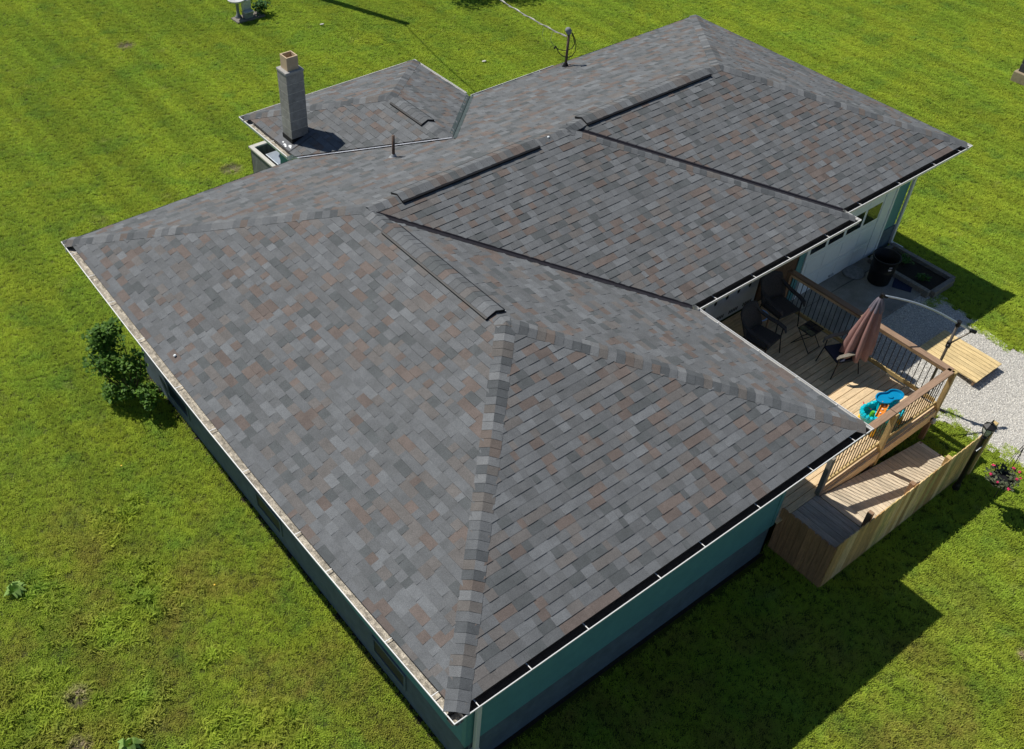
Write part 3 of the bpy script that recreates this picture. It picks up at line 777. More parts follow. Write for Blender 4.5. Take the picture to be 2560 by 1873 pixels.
# pale flecks of debris left on the roof
for i,(x,y,z) in enumerate(((.24,7.745,H+SL*.24+.02),(8.16,7.74,zm+.0),(6.25,10.15+1.2,0))):
    if i==2: continue
    g=MB(); g.lathe(x,y,[(.012,z),(.028,z+.006),(.018,z+.02)],7); g.build('debris_fleck','whitepaint',roof)

# ------------------------------------------------------------------ deck
def wc(q,base,var=.13):
    k=1-var+2*var*q.random(); h=(q.random()-.5)*.03; return (base[0]*k+h*.3,base[1]*k,base[2]*k-h*.2)
DKZ=.85; TANW=(.68,.51,.31); BRN=(.30,.19,.115); YELW=(.52,.38,.17); GRYW=(.26,.235,.20)
deck=thing('deck',(10,2.7,0),'raised wooden deck with black balusters behind the house wing','deck')
q=random.Random(11)
g=MB(); y=.60
while y<4.80:
    x=7.56
    for x1 in ([9.9,12.34] if int(y*7)%2 else [11.1,12.34]):
        g.box((x,y,DKZ-.035),(x1-.003,min(y+.133,4.81),DKZ),wc(q,TANW)); x=x1
    y+=.145
g.build('deck_floor','wood',deck)
g=MB()
g.box((8.66,.56,DKZ-.27),(12.36,.596,DKZ-.037),wc(q,TANW)); g.box((12.345,.60,DKZ-.27),(12.38,4.8,DKZ-.037),wc(q,TANW))
g.box((7.6,1.5,DKZ-.27),(12.3,1.54,DKZ-.04),BRN); g.box((7.6,3.2,DKZ-.27),(12.3,3.24,DKZ-.04),BRN)
g.build('rim_joist','wood',deck)
for (x,y,zt,zb,c_) in ((12.30,.66,1.80,.45,YELW),(10.47,.66,1.78,.45,YELW),(8.66,.66,1.80,.55,GRYW),(12.30,2.62,1.78,.8,YELW),(12.30,4.42,1.80,.8,BRN)):
    g=MB(); g.box((x-.045,y-.045-(.06 if y<1 else 0),zb),(x+.045,y+.045-(.06 if y<1 else 0),zt),wc(q,c_)); g.build('post','woodz',deck,bevel=.004)
for (x,y) in ((12.27,.60),(10.4,.62),(8.8,.64),(12.27,3.0)):
    g=MB(); g.box((x-.045,y-.04,-.1),(x+.045,y+.05,DKZ-.272),wc(q,BRN)); g.build('support_post','woodz',deck)
def railing(a,b,sag=0):
    a=Vector((*a,0)); b=Vector((*b,0)); d=(b-a).normalized(); L_=(b-a).length; mt='wood' if abs(d.x)>.5 else 'woody'
    g=MB(); g.bar(a+Vector((0,0,1.715)),b+Vector((0,0,1.715)),.038,.088,wc(q,TANW)); 
    rl=g.build('railing',mt,deck)
    g=MB(); g.bar(a+Vector((0,0,1.782))-d*.05,b+Vector((0,0,1.782))+d*.05,.14,.036,wc(q,(.33,.215,.14))); g.build('cap_rail',mt,rl,bevel=.004)
    g=MB(); g.bar(a+Vector((0,0,.955)),b+Vector((0,0,.955)),.038,.088,wc(q,YELW)); g.build('bottom_rail',mt,rl)
    n=int(L_/.105)
    for i in range(1,n):
        p=a+d*(L_*i/n); g=MB(); g.tube([(p.x,p.y,.93),(p.x,p.y,1.74)],.0085,6); g.build('baluster','blackmetal',rl)
railing((12.26,.66),(10.51,.66)); railing((10.43,.66),(8.71,.66))
railing((12.30,.70),(12.30,2.58)); railing((12.30,2.66),(12.30,4.38))
# small camera light on the rim
fl=thing('floodlight',(12.17,.52,.6),'small white outdoor light fixed to the corner of the deck rim','light')
g=MB(); g.lathe(12.17,.50,[(.03,.57),(.045,.60),(.045,.66),(.02,.70)],12); g.build('lamp_head','silver',fl)
g=MB(); g.box((12.15,.53,.62),(12.19,.562,.68)); g.build('mounting_bracket','black',fl)

# ramp, landing and its picket screen
ramp=thing('ramp',(10.2,.1,0),'wooden walkway ramp sloping from the landing down to the gravel','ramp')
q=random.Random(13)
g=MB(); x=7.80
while x<8.64:
    g.box((x,-.36,DKZ-.037),(x+.132,.592,DKZ-.002),wc(q,(.42,.36,.30))); x+=.14
g.build('landing_floor','woody',ramp)
g=MB(); n=25; x0,x1,z0,z1=8.66,12.12,DKZ-.01,.07
for i in range(n):
    a=x0+(x1-x0)*i/n; b=a+(x1-x0)/n-.008; za=z0+(z1-z0)*i/n; zb=z0+(z1-z0)*(i+.94)/n
    c_=wc(q,(.62,.52,.38))
    P=[(a,-.36,za),(b,-.36,zb),(b,.54,zb),(a,.54,za)]; Q=[(p[0],p[1],p[2]-.035) for p in P]
    g.face(P,c_)
    for k in range(4): g.face([P[k],Q[k],Q[(k+1)%4],P[(k+1)%4]],c_)
g.build('ramp_floor','woody',ramp)
g=MB()
for y in (-.33,.08,.50): g.bar((x0,y,z0-.11),(x1,y,z1-.06),.038,.12,wc(q,BRN))
g.build('stringer','wood',ramp)
fence=thing('picket_fence',(10,-.4,0),'tan wooden picket screen with dog-ear boards along the ramp','fence')
def picket(g,x,y,dx,dy,w,h,t,z0,c_):
    a=Vector((x,y)); d=Vector((dx,dy)); o=Vector((d.y,-d.x))*t
    pr=[(0,z0),(w,z0),(w,h-.03),(w-.028,h),(.028,h),(0,h-.03)]
    F=[Vector((a.x+d.x*s,a.y+d.y*s,z)) for s,z in pr]; B=[p+Vector((o.x,o.y,0)) for p in F]
    g.face(F,c_); g.face(B[::-1],c_)
    for k in range(6): g.face([F[k],F[(k+1)%6],B[(k+1)%6],B[k]],c_)
PK=[(.66,.46,.20),(.58,.36,.15),(.76,.54,.28),(.50,.40,.17),(.70,.52,.22),(.54,.33,.14)]
g=MB(); x=7.72
while x<12.22:
    hh=1.20+.0*x+(rnd.random()-.5)*.012; picket(g,x,-.43,1,0,.135,hh,.018,-.02,wc(q,q.choice(PK),.2)); x+=.142
g.build('fence_panel','woodz',fence)['label']='long row of weathered tan pickets facing the lawn'
g=MB(); y=-.43
while y<.60:
    picket(g,7.716,y+.135,0,-1,.133,1.10+(rnd.random()-.5)*.01,.018,-.02,wc(q,(.44,.235,.12),.14)); y+=.139
g.build('fence_panel','woodz',fence)['label']='short end panel of reddish brown pickets'
g=MB()
for z in (.3,1.0): g.bar((7.74,-.405,z),(12.2,-.405,z),.035,.085,wc(q,BRN))
g.build('fence_rail','wood',fence)
for (x,y,h,c_) in ((8.72,-.34,1.22,BRN),(11.18,-.33,1.0,YELW),(10.0,-.34,1.1,BRN),(12.2,-.47,1.38,YELW)):
    g=MB(); g.box((x-.045,y-.045,-.1),(x+.045,y+.045,h),wc(q,c_)); g.build('fence_post','woodz',fence,bevel=.005)
# lamp post
lp=thing('lamp_post',(11.61,-.56,0),'black lamp post with glass lantern standing in front of the picket screen','street lamp')
LX,LY=11.66,-.56
g=MB(); g.tube([(LX,LY,-.1),(LX,LY,1.42)],.042,14); g.lathe(LX,LY,[(.07,-.02),(.06,.12),(.044,.16)],14); g.lathe(LX,LY,[(.042,1.38),(.055,1.42),(.03,1.46)],14); g.build('post','blackmetal',lp,smooth=False)
g=MB(); g.lathe(LX,LY,[(.045,1.47),(.085,1.56),(.095,1.62),(.08,1.68)],6); ln=g.build('lantern','pglass',lp)
g=MB()
for k in range(6):
    t=k*math.pi/3; g.tube([(LX+rr*math.cos(t),LY+rr*math.sin(t),z) for rr,z in ((.047,1.46),(.09,1.56),(.1,1.62),(.084,1.69))],.006,5)
g.lathe(LX,LY,[(.03,1.45),(.055,1.465),(.055,1.475),(.03,1.48)],12)
g.build('lantern_frame','blackmetal',ln)
g=MB(); g.lathe(LX,LY,[(.125,1.68),(.12,1.70),(.05,1.75),(.03,1.76),(.035,1.78),(.012,1.80),(.016,1.83),(.004,1.87)],6); g.build('lantern_cap','blackmetal',ln)
g=MB(); g.bar((LX-.09,LY-.02,1.12),(LX+.0,LY-.05,1.22),.014,.014); g.build('tie','galv',lp)

# pallet-like wooden platform on the gravel
q=random.Random(17); PZ=.10
pal=thing('wooden_platform',(14.85,1.45,.05),'new pale pine board platform lying on the gravel','platform')
g=MB(); n=8
for i in range(n):
    a=14.38+i*.1215; z=gz(14.8,1.4)+.06; g.box((a,.78+(q.random()-.5)*.006,z+.04),(a+.110,2.14,z+.065),wc(q,(.66,.50,.25),.08))
g.build('board','woody',pal)
g=MB()
for y in (.84,1.44,2.06): g.box((14.39,y-.02,gz(14.8,1.4)-.02),(15.34,y+.02,gz(14.8,1.4)+.098),BRN)
g.build('batten','wood',pal)

# raised bed of timbers by the garage corner
bed=thing('planter_bed',(16.6,3.85,.1),'timber edged planter bed beside the garage corner','planter')
q=random.Random(19)
for (a,b) in (((16.02,3.06,.1),(16.14,4.66,.34)),((16.94,3.02,.05),(17.06,4.70,.34)),((16.142,2.96,.1),(16.938,3.08,.345)),((16.142,4.60,.1),(16.938,4.70,.33))):
    g=MB(); g.box(a,b,wc(q,(1,1,1))); g.build('timber','timber',bed,bevel=.01)
g=MB(); g.box((16.15,3.09,.0),(16.93,4.59,.25)); g.build('soil','soil',bed)
def leaves(g,cx,cy,cz,rx,ry,rz,n,sz,q,col=(1,1,1),hollow=.55,flat=0):
    for i in range(n):
        while 1:
            p=Vector((q.uniform(-1,1),q.uniform(-1,1),q.uniform(-1,1)))
            if hollow<p.length<1: break
        c=Vector((cx+p.x*rx,cy+p.y*ry,cz+p.z*rz)); s=sz*(.6+.8*q.random())
        d=Vector((q.uniform(-1,1),q.uniform(-1,1),q.uniform(-.6,.6))).normalized(); up=Vector((q.uniform(-.7,.7),q.uniform(-.7,.7),1)).normalized()
        t=d.cross(up).normalized()
        g.face([c-d*s*.5,c+t*s*.3-d*s*.05,c+d*s*.5,c-t*s*.3-d*s*.05],col)
def plant(name,loc,label,cat,h,rad,n,sz,seed,mt='leafd',stems=4,group=None,clumps=5):
    q=random.Random(seed); t=thing(name,loc,label,cat,group); g=MB()
    for i in range(clumps):
        a=q.random()*6.28; rr=rad*.55*q.random()
        leaves(g,loc[0]+rr*math.cos(a),loc[1]+rr*math.sin(a),loc[2]+h*(.35+.45*q.random()),rad*.55,rad*.55,h*.35,n//clumps,sz,q,hollow=.2)
    g.build('foliage',mt,t); g=MB()
    for i in range(stems):
        a=q.random()*6.28; g.tube([(loc[0],loc[1],loc[2]-.03),(loc[0]+rad*.3*math.cos(a),loc[1]+rad*.3*math.sin(a),loc[2]+h*.45),(loc[0]+rad*.55*math.cos(a),loc[1]+rad*.55*math.sin(a),loc[2]+h*.8)],[.012,.008,.004],5)
    g.build('stem','bark',t); return t
plant('low_plant',(16.45,3.45,.25),'dark low plant at the near end of the timber bed','plant',.16,.22,110,.07,71,mt='leafd')
plant('low_plant',(16.6,4.1,.25),'dark low plant at the garage end of the timber bed','plant',.2,.26,130,.07,72,mt='leafd')

# trash can
TX,TY,TZ=15.62,4.08,.222
can=thing('trash_can',(TX,TY,TZ),'large round open black garbage can beside the garage door','trash can')
g=MB(); n=28
prof=[(.235,0),(.245,.02),(.27,.35),(.275,.36),(.27,.37),(.295,.66),(.315,.67),(.315,.70),(.29,.70),(.262,.36),(.225,.03),(.0,.03)]
rings=[]
g.lathe(TX,TY,[(rr,TZ+z) for rr,z in prof],n); g.build('barrel','black',can,smooth=True)
for s in (-1,1):
    g=MB(); a=.9 if s>0 else .9+math.pi
    c0=Vector((TX+.31*math.cos(a),TY+.31*math.sin(a),TZ+.60)); tt=Vector((-math.sin(a),math.cos(a),0)); oo=Vector((math.cos(a),math.sin(a),0))
    g.tube([c0-tt*.08,c0-tt*.07+oo*.05,c0+tt*.07+oo*.05,c0+tt*.08],.013,6); g.build('handle','black',can)
g=MB(); a=R(235); c0=Vector((TX+.300*math.cos(a),TY+.300*math.sin(a),TZ+.56)); tt=Vector((-math.sin(a),math.cos(a),0)); oo=Vector((math.cos(a),math.sin(a),0))
g.face([c0-tt*.035+oo*.004-Vector((0,0,.06)),c0+tt*.035+oo*.004-Vector((0,0,.06)),c0+tt*.035+oo*.012+Vector((0,0,.05)),c0-tt*.035+oo*.012+Vector((0,0,.05))]); g.build('sticker','label',can)
lid=MB(); lid.lathe(15.40,4.60,[(.0,.226),(.255,.226),(.27,.24),(.2,.262),(.06,.272),(.0,.272)],28)
tag(lid.build('can_lid','ltgrey' if 'ltgrey' in M else 'stoneg',smooth=True),'round grey lid lying flat against the garage door bottom','lid')
g=MB(); g.box((0,0,0),(.62,.42,.012)); mt_=g.build('doormat','matblue',bevel=.004); mt_.location=(15.85,3.36,.224); mt_.rotation_euler=(0,0,.45)
tag(mt_,'dark navy mat on the slab next to the garbage can','mat')
g=MB(); g.bar((0,0,0),(.17,0,0),.1,.09); blk=g.build('wood_block','woody',bevel=.006); blk.location=(15.92,3.98,.27); blk.rotation_euler=(0,0,.5)
tag(blk,'small tan offcut block behind the black garbage can','block')

# ------------------------------------------------------------------ cantilever umbrella
ux,uy=11.83,2.23; UZ=.20; bx,by=13.14,1.20
um=thing('patio_umbrella',(bx,by,0),'closed mauve cantilever umbrella on a curved pole hanging over the deck rail','umbrella')
A=Vector((ux,uy,2.58+UZ)); B=Vector((bx,by,2.14)); D=(B-A).normalized()
g=MB(); g.tube([(bx,by,.08),(bx,by,2.14)],.028,12); g.build('mast','taupe',um,smooth=True)
g=MB(); pts=[]
for i in range(13):
    t=i/12; p=A.lerp(B,t)+Vector((0,0,.10*math.sin(math.pi*t))); pts.append(p)
pts.append(B+D*.33-Vector((0,0,.04))); g.tube(pts,.020,10); g.build('arm','silver',um,smooth=True)
E_=B+D*.36-Vector((0,0,.05))
g=MB(); g.tube([(bx,by,1.62),E_],.016,8); g.build('brace','taupe',um,smooth=True)
g=MB(); g.tube([(bx,by,1.55),(bx,by,1.68)],.045,12); g.tube([(bx-.06,by-.02,1.60),(bx-.02,by-.01,1.62)],.03,8); g.build('slider_joint','black',um)
g=MB(); g.tube([(bx,by,2.08),(bx,by,2.2)],.045,12); g.tube([E_-D*.05,E_+D*.07],.04,10); g.build('pivot_joint','black',um)
g=MB(); g.tube([(ux,uy,2.45+UZ),(ux,uy,2.62+UZ)],.035,10); g.tube([A+D*.02,A+D*.12],.03,8); g.build('hub','black',um)
# pleated, tied-down canopy
g=MB(); folds=8; n=folds*6; q=random.Random(8); ph=[q.random() for _ in range(folds)]
rows=[(2.47,.04,.0),(2.40,.07,.15),(2.25,.12,.35),(2.0,.165,.5),(1.7,.20,.55),(1.4,.235,.55),(1.18,.25,.5)]
rows=[(z,rad*(1+.32*sm(2.4,1.5,z)*.75),am) for z,rad,am in rows]
rings=[]
for z,rad,am in rows:
    base=len(g.v); rings.append(base)
    for k in range(n):
        t=2*math.pi*k/n; fo=int(k/6); c_=abs(math.sin(folds*t/2)); rr=rad*(1-am*(1-c_**.7))*(1+.1*(ph[fo]-.5))
        dz=(-.05*c_ if z<1.3 else 0)+(.04*(ph[fo]-.5) if z<1.3 else 0)
        g.v.append((ux-.05*(2.47-z)+rr*math.cos(t+.25*(2.47-z)),uy+.04*(2.47-z)+rr*math.sin(t+.25*(2.47-z)),z+dz+UZ))
for a,b in zip(rings,rings[1:]):
    for k in range(n): g.f.append((a+k,a+(k+1)%n,b+(k+1)%n,b+k)); g.c.append((1,1,1))
g.build('canopy','canvas',um,smooth=True)
g=MB(); rings=[]
for z,rad,am in ((2.53,.03,0),(2.49,.055,.1),(2.40,.09,.3),(2.26,.135,.45)):
    base=len(g.v); rings.append(base)
    for k in range(n):
        t=2*math.pi*k/n; c_=abs(math.sin(folds*t/2)); rr=(rad+.012)*(1-am*(1-c_**.7)); g.v.append((ux+rr*math.cos(t+.05),uy+rr*math.sin(t+.05),z+UZ-(.03*c_ if z<2.3 else 0)))
for a,b in zip(rings,rings[1:]):
    for k in range(n): g.f.append((a+k,a+(k+1)%n,b+(k+1)%n,b+k)); g.c.append((1,1,1))
g.build('vent_flap','canvas2',um,smooth=True)
g=MB()
for a in (.25,.25+math.pi/2):
    dx,dy=math.cos(a)*.5,math.sin(a)*.5; g.bar((bx-dx,by-dy,.055),(bx+dx,by+dy,.055),.05,.035 if a<1 else .03)
g.lathe(bx,by,[(.06,.04),(.05,.16),(.035,.2)],12); g.build('cross_base','blackmetal',um)

# ------------------------------------------------------------------ deck chairs
def chair(loc,label,lit='wicker'):
    t=thing('patio_chair',(0,0,0),label,'chair','dark wicker patio chairs on the deck')
    # faces -y; origin on the floor under the seat
    g=MB(); 
    for i in range(6):
        a=i/5; 
    g.box((-.25,-.26,.40),(.25,.24,.425)); g.build('seat','cushion' if lit=='tan' else 'wicker',t,bevel=.01)
    g=MB(); nn=10; mm=6; base=0
    for j in range(mm+1):
        v_=j/mm
        for i in range(nn+1):
            u_=i/nn*2-1; wdt=.28*(1-.08*v_**3); y=.24+.16*v_+.05*v_*v_-.07*u_*u_; z=.42+.52*v_-.05*(abs(u_)**3)*v_
            g.v.append((u_*wdt,y,z))
    for j in range(mm):
        for i in range(nn):
            a=j*(nn+1)+i; g.f.append((a,a+1,a+nn+2,a+nn+1)); g.c.append((1,1,1))
    o=g.build('backrest','wicker',t,smooth=True); sd=o.modifiers.new('thick','SOLIDIFY'); sd.thickness=.02
    for s in (-1,1):
        g=MB(); pts=[(s*.24,.36,.80),(s*.27,.24,.70),(s*.29,.06,.645),(s*.295,-.14,.63),(s*.28,-.27,.60),(s*.26,-.31,.54)]
        ws=[.02,.035,.042,.042,.038,.02]; prev=None
        for (p,w_) in zip(pts,ws):
            cur=[Vector(p)+Vector((-w_,0,0)),Vector(p)+Vector((w_,0,0)),Vector(p)+Vector((w_,0,-.022)),Vector(p)+Vector((-w_,0,-.022))]
            if prev:
                for k in range(4): g.face([prev[k],prev[(k+1)%4],cur[(k+1)%4],cur[k]])
            prev=cur
        g.build('armrest',lit,t)
        for (x,y,x2,y2,top) in ((s*.25,-.24,s*.28,-.30,.58),(s*.24,.22,s*.27,.33,.42)):
            g=MB(); g.tube([(x,y,top),(x,y,.40),(x2,y2,0)],.012,6); g.build('leg','blackmetal',t)
    g=MB()
    for s in (-1,1): g.tube([(s*.25,-.24,.39),(s*.25,.24,.39)],.011,6)
    g.tube([(-.25,-.25,.39),(.25,-.25,.39)],.011,6); g.tube([(-.25,.22,.39),(.25,.22,.39)],.011,6); g.build('seat_frame','blackmetal',t)
    t['_org']=(0,0,0); t.location=loc
    return t
c1=chair((10.72,3.72,DKZ),'dark wicker patio chair against the wrapped porch wall, holding a blue ring'); c1.rotation_euler=(0,0,.15); c1.scale=(1.15,1.1,1.05)
c2=dup(c1,(11.78,4.12,DKZ),-.12,'dark wicker patio chair in the shaded corner by the back rail post','dark wicker patio chairs on the deck')
c3=chair((11.66,2.47,DKZ),'dark patio chair with armrests coloured as sunlit half hidden by the closed umbrella','tan'); c3.rotation_euler=(0,0,R(248))
# blue ring / bowl on the first chair
g=MB(); pts=[(11.12+.15*math.cos(t),4.12+.15*math.sin(t),1.36+.03*math.cos(t)) for t in [i*math.pi/12 for i in range(25)]]; g.tube(pts,.014,8,caps=False)
ring=g.build('plastic_ring','ltblue',smooth=True); tag(ring,'pale blue plastic ring resting on the wooden stand between the chairs','ring')
st_=thing('wooden_stand',(11.12,4.12,DKZ),'low wooden side stand between the two shaded chairs','side table')
g=MB(); g.box((10.95,3.98,1.30),(11.30,4.27,1.325),BRN); g.build('table_top','wood',st_)
for dx in (-.15,.15):
    for dy in (-.12,.12):
        g=MB(); g.box((11.125+dx-.015,4.125+dy-.015,DKZ),(11.125+dx+.015,4.125+dy+.015,1.298),BRN); g.build('leg','woodz',st_)
# folding side table
ft=thing('folding_table',(11.68,3.22,DKZ),'small black metal folding table in the shade of the porch','side table')
g=MB(); cx,cy,z=11.70,3.28,1.30
for p,q_ in (((-.19,-.17),(.19,-.17)),((.19,-.17),(.19,.17)),((.19,.17),(-.19,.17)),((-.19,.17),(-.19,-.17)),((-.19,0),(.19,0))): g.tube([(cx+p[0],cy+p[1],z),(cx+q_[0],cy+q_[1],z)],.010,6)
g.build('top_frame','blackmetal',ft)
g=MB(); g.box((cx-.18,cy-.16,z-.004),(cx+.18,cy+.16,z+.004),(1,1,1)); g.build('table_top','glass',ft)
for s in (-1,1):
    for k in (-1,1):
        g=MB(); g.tube([(cx+s*.18,cy-k*.17,z),(cx+s*.18,cy+k*.22,DKZ+.01)],.009,6); g.build('leg','blackmetal',ft)
g=MB()
for k in (-1,1): g.tube([(cx-.18,cy+k*.21,DKZ+.02),(cx+.18,cy+k*.21,DKZ+.02)],.008,6)
g.build('stretcher','blackmetal',ft)

# ------------------------------------------------------------------ toy water table
tx,ty=10.95,1.02
tt=thing('water_table',(tx,ty,DKZ),'bright turquoise toddler water play table by the deck rail','toy')
def outline(cx,cy,a,b,rot,lob,wob=0,n=40):
    out=[]
    for k in range(n):
        t=2*math.pi*k/n; cc=math.cos(t); x=a*(abs(cc)**.85)*(1 if cc>=0 else -1)
        y=b*math.sin(t)*(1-lob*math.exp(-(cc-.05)**2/.06))*(1+wob*math.sin(5*t+1)+wob*.6*math.sin(9*t))
        x*=1+wob*.5*math.sin(4*t)
        out.append((cx+x*math.cos(rot)-y*math.sin(rot),cy+x*math.sin(rot)+y*math.cos(rot)))
    return out
def tray(g,cx,cy,a,b,rot,lob,z0,z1,rim=.05,wob=0,floor=.02,col=(1,1,1)):
    o=outline(cx,cy,a,b,rot,lob,wob); o0=outline(cx,cy,a*.9,b*.86,rot,lob,wob); i=outline(cx,cy,a-rim,b-rim,rot,lob,wob); ib=outline(cx,cy,a-rim*1.7,b-rim*1.6,rot,lob,wob); n=len(o)
    def q4(A,za,B,zb):
        for k in range(n): g.face([(*A[k],za),(*A[(k+1)%n],za),(*B[(k+1)%n],zb),(*B[k],zb)],col)
    q4(o0,z0,o,z1-.01); q4(o,z1-.01,o,z1); q4(o,z1,i,z1+.004); q4(i,z1+.004,ib,z0+floor)
    g.face([(*p,z0+floor) for p in ib],col); g.face([(*p,z0) for p in o0][::-1],col)
g=MB(); tray(g,tx,ty,.47,.25,-.36,.0,1.10,1.25,wob=.05); g.build('basin','cyan',tt)
g=MB(); q=random.Random(23); ol=outline(tx,ty,.43,.215,-.36,0,.05,26)
for k,(x,y) in enumerate(ol):
    if q.random()<.75:
        h_=.02+.05*q.random(); g.lathe(x,y,[(.045,1.22),(.04,1.25+h_*.5),(.018,1.25+h_)],7)
g.build('moulded_rocks','cyan',tt)
g=MB(); tray(g,tx+.17,ty+.05,.30,.165,-.28,.30,1.42,1.475,rim=.022); g.build('upper_tray','blue',tt)
g=MB(); g.lathe(tx+.20,ty+.045,[(.06,1.446),(.052,1.462),(.0,1.466)],14); g.build('drain_plate','blue',tt)
g=MB(); g.lathe(tx+.32,ty-.02,[(.10,1.15),(.08,1.3),(.07,1.425)],10); g.lathe(tx+.06,ty+.10,[(.05,1.15),(.04,1.425)],10); g.build('tower','cyan',tt)
g=MB(); a=Vector((tx-.0,ty+.0,1.41)); b=Vector((tx-.26,ty-.08,1.26)); g.bar(a,b,.12,.02)
d=(b-a).normalized(); sd=d.cross(Vector((0,0,1))).normalized()
for s in (-1,1): g.bar(a+sd*s*.06+Vector((0,0,.02)),b+sd*s*.06+Vector((0,0,.02)),.014,.05)
g.build('slide','orange',tt)
g=MB()
for t in (.2,.45,.72):
    p=a.lerp(b,t); g.lathe(p.x,p.y+.02*(t-.4),[(.016,p.z+.012),(.014,p.z+.03)],8)
g.build('pegs','label',tt)
g=MB(); g.lathe(tx-.2,ty+.07,[(.05,1.14),(.045,1.22),(.03,1.27)],8); g.build('scoop','green',tt)
g=MB(); g.bar((tx+.16,ty-.10,1.32),(tx+.20,ty-.16,1.38),.11,.006); g.build('paper_label','label',tt)
for x,y in ((10.64,1.26),(10.62,.90),(11.33,.78),(11.22,1.14)):
    g=MB(); g.tube([(x+(tx-x)*.12,y+(ty-y)*.12,1.12),(x,y,DKZ+.005)],[.05,.038],10); g.build('leg','yellow',tt,smooth=True)
g=MB(); g.lathe(0,0,[(.0,0),(.06,0),(.06,.014),(.0,.014)],16); sp=g.build('spinner_disc','red'); sp.parent=tt
sp.location=Vector((10.80,1.33,1.22))-Vector(tt['_org']); sp.rotation_euler=(R(65),0,R(35))
g=MB(); g.tube([(10.80,1.33,1.22),(10.84,1.18,1.20)],.008,6); g.build('spinner_axle','red',tt)

# ------------------------------------------------------------------ hanging flower basket on a shepherd's hook
hk=thing('shepherd_hook',(12.02,-1.12,0),'thin black shepherd hook planted in the lawn at the picture edge','plant hanger')
g=MB(); g.tube([(12.02,-1.13,-.1),(12.02,-1.13,1.75),(11.99,-1.13,1.87),(11.9,-1.14,1.93),(11.79,-1.15,1.88),(11.75,-1.16,1.78),(11.72,-1.17,1.72)],.008,8); g.tube([(12.02,-1.13,1.35),(11.93,-1.14,1.42),(11.88,-1.14,1.38)],.007,6); g.build('rod','blackmetal',hk)
hb=thing('flower_basket',(11.68,-1.16,.8),'hanging basket of pink flowers over the shaded grass','flower basket')
g=MB(); g.lathe(11.68,-1.16,[(.09,.66),(.16,.72),(.19,.86),(.185,.87),(.155,.84),(.0,.83)],16); g.build('pot','black',hb)
g=MB()
for k in range(3):
    t=k*2.094+.4; g.tube([(11.68+.18*math.cos(t),-1.16+.18*math.sin(t),.86),(11.71,-1.165,1.70)],.004,5)
g.build('hanger_wire','blackmetal',hb)
g=MB(); q=random.Random(31)
for k in range(9):
    t=k*.7; leaves(g,11.68+.20*math.cos(t),-1.16+.20*math.sin(t),.86,.12,.12,.10,26,.07,q,hollow=.1)
g.build('foliage','leafg',hb)
for k,(dx,dy,dz) in enumerate(((-.02,.24,.99),(-.26,-.02,.93),(-.22,-.22,.90),(.02,-.20,.98),(.26,-.02,.95),(.28,-.12,.93),(.24,-.2,.86),(-.2,.16,.94),(.08,.22,.9))):
    g=MB(); q=random.Random(k); 
    for j in range(7): leaves(g,11.68+dx,-1.16+dy,dz,.022,.022,.016,3,.030,q,hollow=0)
    g.build('blossom','pink',hb)

# ------------------------------------------------------------------ condenser box behind the rear wing
en=thing('equipment_enclosure',(6.5,14.7,0),'weathered grey board enclosure with white top rails behind the rear wing','enclosure')
EX0,EX1,EY0,EY1,EZ=5.86,7.3,13.6,15.72,1.48
g=MB(); y=EY0
while y<EY1-.02: g.box((EX0,y,0),(EX0+.02,min(EY1,y+.138),EZ-.03)); y+=.142
x=EX0
while x<EX1-.02: g.box((x,EY1-.02,0),(min(EX1,x+.138),EY1,EZ-.03)); x+=.142
g.build('board_wall','greyboard',en)
g=MB(); g.box((EX0-.03,EY0,EZ-.03),(EX0+.07,EY1+.03,EZ+.01)); g.box((EX0+.072,EY1-.09,EZ-.03),(EX1,EY1+.03,EZ+.009)); g.build('top_rail','whiteboard',en)
ac=thing('air_conditioner',(6.5,14.75,0),'square outdoor condenser unit with silver top inside the grey enclosure','air conditioner')
g=MB(); g.box((6.16,14.25,.05),(6.98,15.42,1.26)); g.build('cabinet','stoneg',ac,bevel=.02)
g=MB(); g.box((6.12,14.21,1.262),(7.02,15.46,1.31)); g.build('top_panel','silver',ac,bevel=.01)
g=MB()
for i in range(10):
    for j in range(6): g.box((6.14,14.32+i*.105,.25+j*.15),(6.158,14.37+i*.105,.31+j*.15),(.25,.25,.25))
for i in range(7):
    for j in range(6): g.box((6.22+i*.105,14.232,.25+j*.15),(6.27+i*.105,14.248,.31+j*.15),(.25,.25,.25))
g.build('side_grille','tanblock',ac)
g=MB(); g.lathe(6.42,15.12,[(.0,1.315),(.11,1.315),(.11,1.325),(.0,1.33)],16); g.bar((6.5,15.05,1.325),(6.85,14.5,1.325),.05,.02); g.build('fan_guard','matblue',ac)

# ------------------------------------------------------------------ things at the far edge of the lawn
bb=thing('bird_bath',(10.62,25.27,0),'grey stone bird bath on a pedestal beside the small stone seat','bird bath')
g=MB(); g.lathe(10.62,25.27,[(.11,.06),(.10,.1),(.055,.16),(.045,.35),(.05,.50),(.09,.56)],14); g.build('pedestal','stoneg',bb,smooth=True)
g=MB(); g.lathe(10.62,25.27,[(.09,.56),(.26,.62),(.30,.68),(.28,.69),(.20,.64),(.0,.63)],20); g.build('bowl','stonew',bb,smooth=True)
g=MB(); g.box((10.40,24.92,.0),(11.42,25.38,.06)); wb=g.build('base_slab','timber'); tag(wb,'low brown wooden plinth under the bird bath and stone seat','plinth')
ss=thing('stone_seat',(10.95,25.08,.06),'small pale cast stone seat with upright back on the brown plinth','garden ornament')
g=MB(); g.box((10.74,24.96,.062),(11.02,25.24,.26)); g.build('seat_block','stoneg',ss,bevel=.02)
g=MB(); g.box((10.76,25.14,.262),(11.06,25.28,.60)); g.build('back_block','stonew',ss,bevel=.02)
